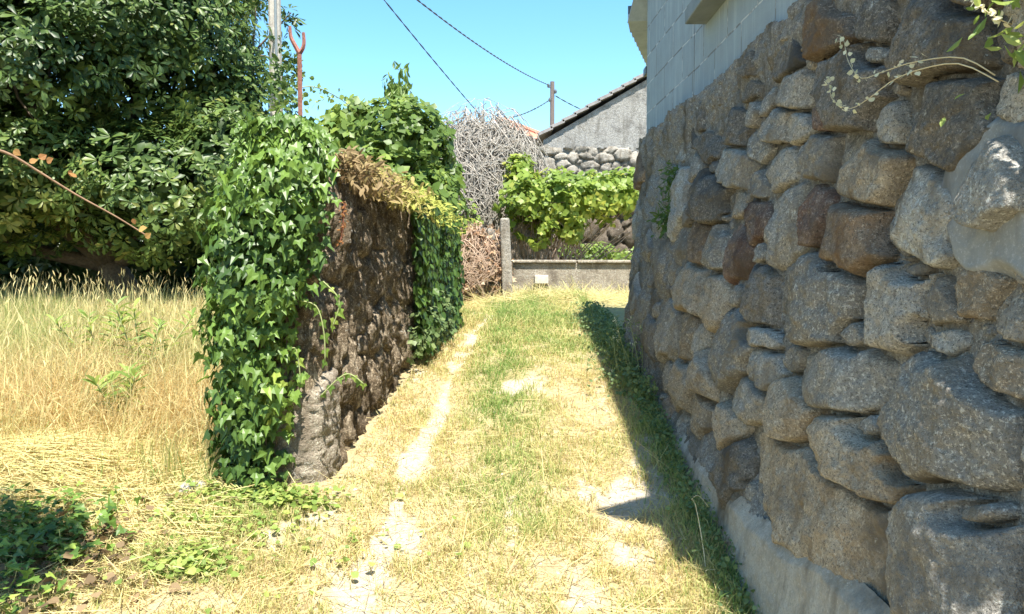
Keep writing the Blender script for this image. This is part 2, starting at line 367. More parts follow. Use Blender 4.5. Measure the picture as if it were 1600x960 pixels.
gm = n.new('ShaderNodeMath'); gm.operation = 'MULTIPLY'; l.new(a2.outputs['Fac'], gm.inputs[0]); gm.inputs[1].default_value = .5
c = mixc(n, l, gm.outputs[0], c, (.22, .24, .08))
c2 = mixc(n, l, thr(n, l, t2.outputs[0], .4, .7), (.50, .44, .345), (.40, .33, .23))
t5 = noise(n, l, v, 32, 5, .75)
ba = addv(n, l, a1.outputs['Fac'], addv(n, l, t2.outputs[0], t5.outputs[0], .4, .8), .75, 1.6)
c = mixc(n, l, thr(n, l, ba, 1.15, 1.6), c, c2)
l.new(c, b.inputs['Base Color']); b.inputs['Roughness'].default_value = .95; b.inputs['Specular IOR Level'].default_value = .1
bump(n, l, b, addv(n, l, t2.outputs[0], t3.outputs[0], 1, .4), .8, .02)
M['soil'] = m
g = npmesh('ground', np.stack([X, Y, Z], -1).reshape(-1, 3), [q], None, M['soil'], smooth=True,
           attrs={'bare': bare(X, Y).ravel(), 'green': green(X, Y).ravel()})
g['kind'] = 'structure'

# ------------------------------------------------------------------ stone faces as height fields
def path_sample(pts, step=.01, sm=.05):
    pts = np.asarray(pts, float); seg = np.linalg.norm(np.diff(pts, axis=0), axis=1); s = np.concatenate([[0], np.cumsum(seg)])
    u = np.arange(0, s[-1], step); P = np.stack([np.interp(u, s, pts[:, k]) for k in (0, 1)], -1)
    k = int(sm / step)
    if k > 0:
        ker = np.ones(2 * k + 1) / (2 * k + 1)
        pad = np.vstack([P[0] - (P[1] - P[0]) * np.arange(k, 0, -1)[:, None], P, P[-1] + (P[-1] - P[-2]) * np.arange(1, k + 1)[:, None]])
        P = np.stack([np.convolve(pad[:, j], ker, 'valid') for j in (0, 1)], -1)
    T = np.gradient(P, axis=0); T = unit(T); N = np.stack([-T[:, 1], T[:, 0]], -1)
    return u, P, N
def rand_sites(u0, u1, v0f, v1f, rmin, rmax, aspect=(1.0, 1.6), tilt=.25, tries=4000, sites=None, seed=1, k=1.75):
    r_ = np.random.default_rng(seed); S = list(sites or [])
    C = [s['c'] for s in S]; Ms = [s['M'] for s in S]; new = []
    for t in range(tries):
        u = r_.uniform(u0, u1); v0, v1 = v0f(u), v1f(u); vv = r_.uniform(v0 - .05, v1)
        f = 1 - t / tries; r = rmin + (rmax - rmin) * f * r_.uniform(.5, 1)
        a = r_.uniform(*aspect); ru, rv = r * math.sqrt(a), r / math.sqrt(a); th = r_.normal(0, tilt)
        c = np.array([u, vv])
        if C:
            D = np.array(C) - c; MM = np.array(Ms)
            d = np.sqrt(np.einsum('ni,nij,nj->n', D, MM, D)); rr = np.array([s['r'] for s in S])
            dist = np.linalg.norm(D, axis=1)
            if ((d < 1.0 + .55 * r / rr) & (dist < 10 * rr)).any() and (d * 1.0 - (1 + .80 * r / rr)).min() < 0: continue
        s_ = dict(c=c, M=ell(ru, rv, th), r=r, mat=None, h=1.0); S.append(s_); C.append(c); Ms.append(s_['M'])
    return S
def ell(ru, rv, th):
    c, s = math.cos(th), math.sin(th); Q = np.array([[c, -s], [s, c]])
    return Q @ np.diag([1 / ru ** 2, 1 / rv ** 2]) @ Q.T
def nearest(U, V, sites, warp=.02, seed=0, wscale=9):
    """per grid point: index of its stone, normalised distance, distance to the joint in metres"""
    wu = warp * fbm(U * wscale, V * wscale, 0, seed, 3) * 2; wv = warp * fbm(U * wscale, V * wscale, 7.7, seed + 5, 3) * 2
    P = np.stack([U + wu, V + wv], -1).reshape(-1, 2); n = len(P)
    d1 = np.full(n, 1e9); d2 = np.full(n, 1e9); lab = np.zeros(n, int); r1 = np.ones(n); r2 = np.ones(n)
    for i, s in enumerate(sites):
        D = P - s['c']; near = np.abs(D).max(1) < 4.5 * s['r'] + .2
        idx = np.nonzero(near)[0]; Dn = D[idx]
        d = np.sqrt(np.einsum('ni,ij,nj->n', Dn, s['M'], Dn))
        a = d < d1[idx]
        b_ = idx[a]; d2[b_] = d1[b_]; r2[b_] = r1[b_]; d1[b_] = d[a]; r1[b_] = s['r']; lab[b_] = i
        k = ~a & (d < d2[idx]); d2[idx[k]] = d[k]; r2[idx[k]] = s['r']
    e = (d2 - d1) * (r1 * r2) / (r1 + r2)
    e = np.minimum(e, (1.22 - d1) * r1)
    sh = U.shape
    return lab.reshape(sh), d1.reshape(sh), e.reshape(sh), r1.reshape(sh)
def grid_quads(mask):
    h, w_ = mask.shape; ii = np.arange(h * w_).reshape(h, w_)
    ok = mask[:-1, :-1] & mask[:-1, 1:] & mask[1:, 1:] & mask[1:, :-1]
    return np.stack([ii[:-1, :-1][ok], ii[:-1, 1:][ok], ii[1:, 1:][ok], ii[1:, :-1][ok]], -1)
def compact(V, q):
    u, inv = np.unique(q, return_inverse=True); return V[u], inv.reshape(q.shape)
def stone_h(lab, d1, e, r1, U, V, sites, amp=.38, cap=.1, seed=0, gap=.0):
    Hs = np.array([s['h'] for s in sites])[lab]; C = np.array([s['c'] for s in sites])[lab]
    H = np.minimum(amp * r1, cap) * Hs; wdt = np.clip(.18 * r1, .011, .034)
    t = np.clip((e - gap) / wdt, 0, 1); prof = (1 - (1 - t) ** 2.8)
    rs = np.random.default_rng(seed + 3); tl = rs.normal(0, .07, (len(sites), 2)); tl[:, 1] -= .05
    tilt = ((U - C[..., 0]) * tl[lab, 0] + (V - C[..., 1]) * tl[lab, 1]) * np.minimum(1, .10 / r1)
    ofs = rs.normal(0, .012, len(sites))[lab]
    ph = rs.uniform(0, 50, len(sites))[lab]
    nz = .016 * np.minimum(r1 / .1, 1) * fbm(U * 8, V * 8, ph, seed, 4) + .012 * fbm(U * 24, V * 24, ph, seed + 9, 4) + .007 * fbm(U * 85, V * 85, ph, seed + 19, 3)
    # broken faces: each stone is cut by a few planes of its own
    cut = np.full(U.shape, 1e3); th0 = rs.uniform(0, 6.28, len(sites))
    du, dv = U - C[..., 0], V - C[..., 1]
    for k in range(5):
        th = th0 + k * 1.257 + rs.normal(0, .35, len(sites)); sl = rs.uniform(.12, .55, len(sites)); of = rs.uniform(.25, .62, len(sites))
        cut = np.minimum(cut, (of[lab] * r1 - (du * np.cos(th)[lab] + dv * np.sin(th)[lab])) * sl[lab])
    cut = np.clip(cut, -.09, 0)
    fac = .012 * np.abs(fbm(U * 6, V * 6, ph + 3.3, seed + 30, 3)) + cut * np.minimum(1, .16 / r1)
    return -.05 + (H + .05 + tilt + ofs + fac) * prof + nz * np.clip(t * 1.5, .3, 1)

# ------------------------------------------------------------------ right: boulder retaining wall
X0, BAT, YEND, ZTOP = .80, .115, 5.35, 2.40
# plane: x = X0 + BAT*(z - .1875*y)
def rw_uv(px, py):
    a = (px - 800) / F; b = (480 - py) / F; d = np.array([a, CP - b * SP, SP + b * CP])
    # CAM + t d on plane
    nrm = np.array([1, BAT * .1875, -BAT]); t = (X0 - nrm @ CAM) / (nrm @ d); p = CAM + t * d
    return np.array([p[1], p[2]])
TR = [ # traced boulders: cx, cy, rx, ry, angle, stone kind, relief
 (1487, 882, 120, 136, 0, 'grey', 1), (1487, 655, 122, 116, 25, 'grey', 1), (1268, 790, 168, 74, 50, 'tan', .7), (1335, 712, 90, 54, 35, 'tan', 1.2),
 (1237, 645, 36, 60, -12, 'tan', 1.1), (1320, 592, 76, 55, 10, 'grey', 1.2), (1278, 468, 74, 70, 0, 'grey', 1), (1397, 475, 58, 80, 18, 'grey', 1),
 (1447, 335, 54, 78, -12, 'light', 1.1), (1355, 265, 62, 56, 35, 'tan', 1), (1338, 374, 55, 58, 20, 'brown', 1.2), (1490, 182, 82, 78, -10, 'dark', 1.1),
 (1470, 62, 90, 80, -12, 'dark', 1), (1588, 45, 42, 62, 0, 'dark', 1), (1595, 155, 48, 42, 0, 'grey', .9), (1585, 280, 58, 72, 10, 'light', .8),
 (1395, 190, 28, 36, 0, 'grey', 1.1), (1335, 138, 58, 66, 0, 'dark', .8), (1371, 88, 19, 21, 0, 'dark', .9), (1300, 48, 54, 40, -38, 'brown', 1), (1368, 30, 30, 44, -15, 'dark', 1),
 (1232, 96, 40, 27, -50, 'dark', 1), (1250, 138, 42, 27, -38, 'grey', 1), (1293, 184, 20, 25, 0, 'rust', 1), (1253, 203, 24, 24, 0, 'grey', 1.1),
 (1214, 198, 30, 28, 0, 'grey', 1), (1277, 245, 33, 40, 0, 'grey', 1), (1222, 265, 28, 38, 25, 'grey', 1), (1186, 288, 15, 24, 0, 'light', 1),
 (1232, 350, 32, 70, 12, 'grey', 1), (1276, 335, 22, 54, 5, 'rust', .9), (1184, 350, 22, 34, 0, 'rust', 1), (1188, 460, 28, 52, 0, 'dark', 1),
 (1475, 478, 28, 46, 0, 'grey', .8), (1530, 458, 44, 44, 0, 'tan', .9), (1584, 495, 34, 48, 0, 'grey', .9), (1530, 516, 24, 14, 10, 'tan', 1), (1477, 537, 28, 30, 0, 'grey', 1),
 (1440, 522, 13, 22, 0, 'tan', 1), (1562, 588, 76, 52, 38, 'tan', 1), (1548, 799, 45, 30, 5, 'grey', 1.1), (1412, 730, 26, 19, 45, 'brown', .8), (1364, 674, 20, 23, 0, 'tan', .8),
 (1172, 625, 33, 41, -8, 'grey', 1.2), (1200, 577, 32, 36, 0, 'grey', 1.1), (1238, 560, 15, 24, 0, 'grey', .8), (1141, 665, 28, 42, 0, 'tan', 1.1), (1146, 545, 34, 66, 8, 'grey', .9),
 (1190, 528, 30, 18, 35, 'grey', .9), (1080, 452, 27, 38, 0, 'tan', 1), (1118, 470, 21, 52, 0, 'tan', .9), (1398, 368, 13, 38, -10, 'grey', .7), (1318, 416, 15, 10, 0, 'grey', .9),
 (1155, 396, 20, 50, 0, 'rust', .8), (1121, 392, 16, 40, 0, 'grey', .8), (1095, 380, 15, 36, 0, 'brown', .9), (1110, 308, 27, 38, 0, 'dark', 1.1), (1150, 322, 16, 22, 0, 'tan', 1),
 (1152, 262, 27, 34, -30, 'grey', .9), (1180, 106, 19, 22, 0, 'dark', 1), (1180, 142, 22, 20, 0, 'dark', .9), (1182, 225, 18, 30, -30, 'grey', .9), (1150, 200, 26, 34, -35, 'dark', .8),
 (1096, 640, 18, 42, 5, 'tan', 1), (1068, 600, 18, 50, 0, 'tan', .9), (1105, 590, 20, 44, 0, 'tan', .9), (1048, 520, 16, 52, 5, 'grey', .8), (1640, 700, 45, 120, 0, 'grey', 1), (1650, 905, 50, 110, 0, 'tan', 1),
 (1430, 420, 22, 20, 0, 'grey', .7), (1343, 528, 20, 26, 0, 'grey', .8), (1400, 140, 14, 14, 0, 'grey', 1), (1070, 230, 26, 26, -40, 'grey', .7), (1105, 225, 18, 32, -30, 'dark', .7), (1130, 150, 20, 16, -40, 'dark', .6)]
sites = []
for cx, cy, rx, ry, an, km, hh in TR:
    c = rw_uv(cx, cy); J = np.stack([(rw_uv(cx + 2, cy) - rw_uv(cx - 2, cy)) / 4, (rw_uv(cx, cy + 2) - rw_uv(cx, cy - 2)) / 4], 1)
    t = math.radians(an); Q = np.array([[math.cos(t), -math.sin(t)], [math.sin(t), math.cos(t)]])
    Mi = Q @ np.diag([1 / rx ** 2, 1 / ry ** 2]) @ Q.T; Ji = np.linalg.inv(J); Mw = Ji.T @ Mi @ Ji
    sites.append(dict(c=c, M=Mw, r=float(np.linalg.det(Mw) ** -.25), mat=km, h=hh))
NT = len(sites)
sites = rand_sites(-2.9, YEND, lambda u: .1875 * u - .05, lambda u: ZTOP - .02, .017, .20, (.7, 1.7), .6, 9500, sites, 5)
mk = np.random.default_rng(2)
for s in sites:
    if s['mat'] is None and s['c'][1] - .1875 * s['c'][0] > 1.25: s['mat'] = str(mk.choice(['grey', 'dark'], p=[.35, .65]))
    if s['mat'] is None: s['mat'] = str(mk.choice(['grey', 'tan', 'dark', 'brown', 'light'], p=[.42, .22, .2, .08, .08]))
    if s['c'][0] > 4.3 and s['mat'] in ('tan', 'light'): s['mat'] = 'grey'
uy = axis_pts([(-2.9, 1.1, .035), (1.1, 3.2, .0058), (3.2, YEND + .001, .0075)])
vz = np.arange(-.75, 2.62, .0065)
U, V = np.meshgrid(uy, vz); base_z = .1875 * U
lab, d1, e, r1 = nearest(U, V, sites, .012, 3)
far_m = np.clip((U - 3.5) / 1.3, 0, 1)                     # mortar smeared over the stones towards the far end
hs = stone_h(lab, d1, e, r1, U, V, sites, .30, .052, 4, .003)
hs = hs + .045 * (lab == 15) * np.clip(e / .02, 0, 1)
topj = ZTOP + .03 * fbm(U * 6, V * 3, 0, 51, 3) + .05 * fbm(U * 1.4, 3, 0, 52, 2)
pl = np.array([rw_uv(*p) for p in ((985, 560), (1028, 636), (1065, 672), (1110, 712), (1160, 772), (1230, 832), (1290, 862), (1345, 900), (1400, 945), (1470, 1000))])
o_ = np.argsort(pl[:, 0]); ptop = np.interp(U, pl[o_, 0], pl[o_, 1]) + .025 * fbm(U * 6, 1, 0, 61, 3)
pk = np.array([rw_uv(*p) for p in ((1492, 330), (1502, 255), (1542, 208), (1600, 186), (1680, 200), (1680, 420), (1606, 432), (1545, 436), (1502, 400))])
def inpoly(px, py, poly):
    r = np.zeros(px.shape, bool); j = len(poly) - 1
    for i in range(len(poly)):
        xi, yi, xj, yj = *poly[i], *poly[j]
        r ^= ((yi > py) != (yj > py)) & (px < (xj - xi) * (py - yi) / (yj - yi + 1e-12) + xi); j = i
    return r
pm = inpoly(U + .07 * fbm(U * 9, V * 9, 0, 8, 4), V + .09 * fbm(U * 9, V * 9, 4, 8, 4), pk)
hm = -.020 + .018 * fbm(U * 12, V * 12, 0, 71, 4) + .010 * fbm(U * 45, V * 45, 0, 72, 3)
hm = hm + far_m * (.062 + .045 * fbm(U * 5, V * 2.0, 0, 73, 4) + .02 * fbm(U * 22, V * 9, 0, 74, 3)) + .05 * np.clip((V - 2.12) / .22, 0, 1) * np.clip((U - 1.9) / .5, 0, 1)
low = np.clip((ptop + .10 - V) / .12, 0, 1) * np.clip((U - 2.2) / .5, 0, 1) * (U < 4.5); hm = hm + .05 * low
def rw_pts(h):
    x = X0 + BAT * (V - base_z) - h - .06 * far_m ** 2 * 0
    return np.stack([x, U, V], -1).reshape(-1, 3)
wall = thing('stone_wall', (X0 + .3, 2.5, .4), 'tall wall of big rounded grey and tan granite boulders along the right of the lane', 'stone wall')
intop = V < topj
# boulders: the 100 that show largest as parts, the remaining ones as one stuff part
Vs = rw_pts(hs); vis = []
for i, s in enumerate(sites):
    a, b_ = s['c']; p = np.array([X0 + BAT * (b_ - .1875 * a), a, b_])
    sz = -1
    if a > .9:
        px_, py_ = proj(p)
        if -60 < px_ < 1700 and -60 < py_ < 1060: sz = s['r'] ** 2 / max(a, 1) ** 2
    vis.append(sz)
order = np.argsort(vis)[::-1]; keep = set(order[:98].tolist()); rest = np.zeros(lab.shape, bool); stub = {}
cols = {'grey': [], 'tan': [], 'dark': [], 'brown': [], 'light': [], 'rust': []}
for i, s in enumerate(sites):
    sel = (lab == i) & (e > -.006) & intop
    if sel.sum() < 12: continue
    if i in keep:
        r_, c_ = np.nonzero(sel); r0, r2, c0, c2 = r_.min(), r_.max() + 1, c_.min(), c_.max() + 1
        qq = grid_quads(sel[r0:r2, c0:c2])
        if len(qq) < 6: continue
        VV = Vs.reshape(*lab.shape, 3)[r0:r2, c0:c2].reshape(-1, 3); VV, qq = compact(VV, qq)
        npmesh('boulder', VV, [qq[:, ::-1]], wall, M[s['mat']], smooth=True)
    else: rest |= sel
VV, qq = compact(Vs, grid_quads(rest))
o = npmesh('small_stones', VV, [qq[:, ::-1]], wall, M['grey'], smooth=True); o['kind'] = 'stuff'; o['label'] = 'small filler stones wedged between the boulders'
Vm = rw_pts(hm); VV, qq = compact(Vm, grid_quads(V < topj + .03)); npmesh('mortar', VV, [qq[:, ::-1]], wall, M['mortar'], smooth=True)
hp = .012 + .03 * np.clip((ptop - V) / .05, 0, 1) + .02 * np.clip((ptop - V) / .4, 0, 1) + .012 * fbm(U * 5, V * 5, 0, 81, 4) + .003 * fbm(U * 40, V * 40, 0, 82, 2)
VV, qq = compact(rw_pts(hp), grid_quads((V < ptop) & (U > 1.2) & (U < 4.35 + .05 * fbm(V * 8, 0, 0, 5, 2)))); o = npmesh('plinth', VV, [qq[:, ::-1]], wall, M['cement'], smooth=True)
o['label'] = 'pale smooth cement render along the foot of the wall'
def blur(a, k):
    for ax_ in (0, 1):
        c_ = np.cumsum(np.pad(a, [(k + 1, k) if j == ax_ else (0, 0) for j in (0, 1)], mode='edge'), axis=ax_)
        a = (np.take(c_, range(2 * k + 1, c_.shape[ax_]), ax_) - np.take(c_, range(0, c_.shape[ax_] - 2 * k - 1), ax_)) / (2 * k + 1)
    return a
ps = blur(blur(pm.astype(float), 5), 5)
hk = -.06 + .088 * np.clip(ps * 1.6, 0, 1) ** .6 + .010 * fbm(U * 8, V * 8, 0, 91, 3) + .004 * fbm(U * 40, V * 40, 0, 92, 2)
VV, qq = compact(rw_pts(hk), grid_quads((ps > .02) & (U < 1.95))); npmesh('mortar_patch', VV, [qq[:, ::-1]], wall, M['patch'], smooth=True)
# far end return and body of the wall
pth = [(X0 + .06, YEND - .02), (X0 + .16, YEND + .06), (X0 + 1.2, YEND + .2), (X0 + 3.5, YEND + .5)]
u_, P_, N_ = path_sample(pth, .02, .04)
vv = np.arange(.6, 2.45, .02); UU, VV2 = np.meshgrid(u_, vv)
hh = .05 * fbm(UU * 5, VV2 * 5, 0, 95, 4) + .01
PP = P_[None] + N_[None] * (hh - BAT * (VV2 - 1.0))[..., None]
npmesh('return_face', np.concatenate([PP, VV2[..., None]], -1).reshape(-1, 3), [grid_quads(np.ones(UU.shape, bool))[:, ::-1]], wall, M['mortar'], smooth=True)
mb = MB(); mb.box((X0 + 1.4, 1.2, .75), (2.1, 8.1, 3.2)); mb.build('core', wall, M['mortar'])

# ------------------------------------------------------------------ right: block building on top of the wall
bld = thing('block_building', (1.4, 3.2, 2.4), 'unpainted grey concrete block building standing on the boulder wall, with a corrugated eave', 'building')
m, n, l, b = newmat('concrete_blocks'); tc = n.new('ShaderNodeTexCoord'); sx = n.new('ShaderNodeSeparateXYZ'); l.new(tc.outputs['Object'], sx.inputs[0])
cx = n.new('ShaderNodeCombineXYZ'); l.new(sx.outputs[1], cx.inputs[0]); l.new(sx.outputs[2], cx.inputs[1])
wn = noise(n, l, tc.outputs['Object'], 9, 4); vm = n.new('ShaderNodeVectorMath'); vm.operation = 'MULTIPLY_ADD'; l.new(wn.outputs['Color'], vm.inputs[0]); vm.inputs[1].default_value = (.012, .012, 0); l.new(cx.outputs[0], vm.inputs[2])
br = n.new('ShaderNodeTexBrick'); l.new(vm.outputs[0], br.inputs['Vector']); br.inputs['Scale'].default_value = 1
for k, v_ in (('Brick Width', .42), ('Row Height', .195), ('Mortar Size', .005), ('Mortar Smooth', .4), ('Bias', 0.)): br.inputs[k].default_value = v_
br.inputs['Color1'].default_value = (.25, .31, .34, 1); br.inputs['Color2'].default_value = (.29, .35, .38, 1); br.inputs['Mortar'].default_value = (.30, .31, .30, 1)
t1 = noise(n, l, tc.outputs['Object'], 5, 6, .65); t2 = noise(n, l, tc.outputs['Object'], 120, 4, .7)
mp = n.new('ShaderNodeMapping'); mp.inputs['Scale'].default_value = (1, 14, 1.2); l.new(tc.outputs['Object'], mp.inputs[0]); t4 = noise(n, l, mp.outputs[0], 1.6, 5, .6)
c = mixc(n, l, thr(n, l, t1.outputs[0], .35, .7), br.outputs['Color'], (.22, .265, .29))
c = mixc(n, l, thr(n, l, t4.outputs[0], .5, .75), c, (.33, .39, .42))
jl = noise(n, l, tc.outputs['Object'], 6, 3)
jc = mixc(n, l, thr(n, l, jl.outputs[0], .45, .52), (.16, .165, .16), (.46, .49, .5))
c = mixc(n, l, br.outputs['Fac'], c, jc)
l.new(c, b.inputs['Base Color']); b.inputs['Roughness'].default_value = .9
inv = n.new('ShaderNodeMath'); inv.operation = 'SUBTRACT'; inv.inputs[0].default_value = 1; l.new(br.outputs['Fac'], inv.inputs[1])
bump(n, l, b, addv(n, l, inv.outputs[0], t2.outputs[0], .6, .35), .6, .012)
M['block'] = m
ZR = 4.35; XB = 1.035
def prism(mb, poly, z0, z1):
    n_ = len(poly); V_ = [[x, y, z0] for x, y in poly] + [[x, y, z1] for x, y in poly]; s0 = mb.n
    q_ = [[i, (i + 1) % n_, n_ + (i + 1) % n_, n_ + i] for i in range(n_)]
    mb.add(V_, q_); 
    for k in range(1, n_ - 1): mb.t.append(np.array([[s0, s0 + k + 1, s0 + k], [s0 + n_, s0 + n_ + k, s0 + n_ + k + 1]]))
mb = MB(); prism(mb, [(XB, 1.0), (4.5, 1.0), (4.5, 4.22), (XB - .045, 4.22)], 2.25, ZR); mb.build('wall', bld, M['block'])
mb = MB(); prism(mb, [(XB - .049, 4.224), (4.5, 4.224), (4.5, 5.6), (XB - .105, 5.36)], 2.251, ZR); mb.build('wall', bld, M['block'])
# concrete ledge jutting from the wall, seen at the top edge of the photo
c0 = at(1068, 46, 4.05); mb = MB(); mb.box((XB - .085, (4.0 + 2.7) / 2, c0[2] + .045), (.13, 1.3, .075)); bevel(mb.build('ledge', bld, M['concrete']), .006)
mb = MB(); mb.box((XB - .04, 3.4, c0[2] + .10), (.05, .9, .03)); mb.build('sill_cap', bld, M['concrete'])
mb = MB(); prism(mb, [(XB + .02, 1.50), (XB + .02, 1.92), (XB - .36, 1.74)], 3.5, 3.56); mb.build('bracket', bld, M['polewood'])  # unseen plate added out of view, shaped to cast a triangular shadow
# corrugated eave beyond the far corner: fascia and ribbed underside, falling away
A = at(981, 34, 5.6); B = at(1010, 96, 6.9); Cc = at(1022, 30, 5.6); D = at(1030, 96, 6.9); A2 = at(986, -60, 4.9)
def lerp(a, b_, t): return a + (b_ - a) * t
mb = MB(); ns = 9
for i in range(ns):          # overlapping ribs of the corrugated sheet, each lipped over the next
    t0_, t1_ = i / ns, (i + .93) / ns; E = np.array([.5, 0, .05]); dn_ = np.array([0, 0, -.045]); th_ = np.array([0, 0, .05])
    a0, a1, b0_, b1 = lerp(A, B, t0_), lerp(A, B, t1_), lerp(Cc, D, t0_) + E, lerp(Cc, D, t1_) + E
    mb.add([a0, b0_, b1 + dn_, a1 + dn_, a0 + th_, b0_ + th_, b1 + th_, a1 + th_], [[0, 3, 2, 1], [4, 5, 6, 7], [0, 1, 5, 4], [1, 2, 6, 5], [2, 3, 7, 6], [3, 0, 4, 7]])
mb.build('eave_sheet', bld, M['sheet'])
mb = MB(); up_ = np.array([0, 0, .055]); mb.add([A + up_, B + up_, D + [.5, 0, .11], Cc + [.5, 0, .11], A + up_ * 2, B + up_ * 2, D + [.5, 0, .17], Cc + [.5, 0, .17]], [[0, 1, 2, 3], [7, 6, 5, 4], [0, 4, 5, 1], [1, 5, 6, 2], [2, 6, 7, 3], [3, 7, 4, 0]]); mb.build('eave_backing', bld, M['steel'])  # dark backing sheet added so the gaps between the ribs read dark
mb = MB(); up = np.array([0, 0, .22]); back = np.array([.05, -.35, .30])
mb.add([A, Cc + [.4, 0, 0], Cc + [.4, 0, 0] + back, A + back, A + [0, .03, .0], Cc + [.4, .03, 0], Cc + [.4, .03, 0] + back, A + [0, .03, 0] + back],
       [[0, 1, 2, 3], [7, 6, 5, 4], [0, 4, 5, 1], [3, 2, 6, 7], [0, 3, 7, 4], [1, 5, 6, 2]])
mb.build('fascia', bld, M['sheet'])
p = at(1008, 112, 5.6); mb = MB(); mb.box(p + [.03, 0, 0], (.07, .1, .05)); mb.box(p + [.045, 0, .06], (.03, .05, .09)); mb.build('bracket', bld, M['steel'])
mb = MB(); prism(mb, [(XB - .02, .95), (4.7, .95), (4.7, 5.5), (XB - .11, 5.36)], ZR + .003, ZR + .09); mb.build('roof', bld, M['sheet'])

# ------------------------------------------------------------------ left: old stone wall with ivy
lw = thing('old_stone_wall', (-1.0, 4.6, .8), 'old lichen-stained stone wall with a broken end, along the left of the lane', 'stone wall')
lpath = [(-.95, 6.25), (-.52, 6.0), (-.63, 5.2), (-.80, 3.30), (-.845, 3.21), (-1.06, 3.22), (-1.12, 4.0), (-1.2, 6.0)]
u_, P_, N_ = path_sample(lpath, .012, .05)
LWT = lambda y: np.interp(y, [3.2, 4.2, 5.0, 6.2], [1.97, 1.96, 1.95, 1.88])
vv = np.arange(.3, 2.2, .011); UU, VV2 = np.meshgrid(u_, vv)
Yp = P_[:, 1][None] + 0 * UU; tb = LWT(Yp) + .05 * fbm(UU * 4, 0, 0, 17, 3)
ls = rand_sites(0, u_[-1], lambda u: .4, lambda u: 2.2, .04, .22, (.5, 1.3), .3, 3500, None, 9)
lab, d1, e, r1 = nearest(UU, VV2, ls, .035, 13, 6)
hl = .55 * stone_h(lab, d1, e, r1, UU, VV2, ls, .22, .03, 14) - .01
hl = np.maximum(hl, -.035 + .02 * fbm(UU * 10, VV2 * 10, 0, 15, 3)) + .035 * fbm(UU * 6, VV2 * 2.2, 0, 16, 4) + .045 * fbm(UU * 26, VV2 * 8, 0, 18, 4) + .012 * fbm(UU * 90, VV2 * 60, 0, 19, 2)
zone = (np.abs(P_[:, 1] - 3.21) < .14) & (P_[:, 0] < -.78) & (P_[:, 0] > -1.05)
hl = np.where(zone[None] & (VV2 < 1.12 + .2 * fbm(UU * 5, VV2 * 3, 0, 29, 3)), hl * .1 - .012, hl)
# rounded shoulder at the top
sh = np.clip((VV2 - (tb - .12)) / .12, 0, 1); hl = hl - .12 * sh ** 3
PP = P_[None] + N_[None] * (hl + .03 - .02 * (VV2 - .7))[..., None]
npmesh('masonry', np.concatenate([PP, np.minimum(VV2, tb)[..., None]], -1).reshape(-1, 3), [grid_quads(VV2 < tb + .02)[:, ::-1]], lw, M['leftwall'], smooth=True)
# pebbledash on the foot of the broken end
ue = (np.abs(P_[:, 1] - 3.21) < .14) & (P_[:, 0] < -.78) & (P_[:, 0] > -1.05)
ui = np.nonzero(ue)[0]; sub = np.ix_(np.arange(len(vv)), ui)
U3, V3 = UU[sub], VV2[sub]; lim = 1.10 + .3 * fbm(U3 * 6, V3 * 4, 0, 22, 3) + .10 * (P_[ui, 0][None] < -1.0)
h3 = .040 + .016 * fbm(U3 * 55, V3 * 55, 0, 23, 2) + .008 * fbm(U3 * 7, V3 * 7, 0, 24, 3) - .07 * np.clip((V3 - lim + .14) / .14, 0, 1) ** 1.5
PP3 = P_[ui][None] + N_[ui][None] * h3[..., None]
npmesh('pebbledash', np.concatenate([PP3, V3[..., None]], -1).reshape(-1, 3), [grid_quads(V3 < lim)[:, ::-1]], lw, M['pebbledash'], smooth=True)
# rough crown of the wall
gx_, gy_ = np.meshgrid(np.linspace(-.02, 1.02, 30), np.linspace(3.2, 6.1, 150))
xr = np.interp(gy_, [3.1, 3.3, 5.2, 6.2], [-.84, -.81, -.65, -.55]); xl = np.interp(gy_, [3.2, 4.0, 6.2], [-1.06, -1.12, -1.2])
gX = xl + (xr - xl) * gx_; gZ = LWT(gy_) + .10 * np.sin(np.clip(gx_, 0, 1) * math.pi) + .07 * fbm(gX * 6, gy_ * 6, 0, 27, 4) - .08 - .25 * np.clip((3.25 - gy_) / .05, 0, 1) * .3
npmesh('wall_crown', np.stack([gX, gy_, gZ], -1).reshape(-1, 3), [grid_quads(np.ones(gX.shape, bool))], lw, M['leftwall'], smooth=True)

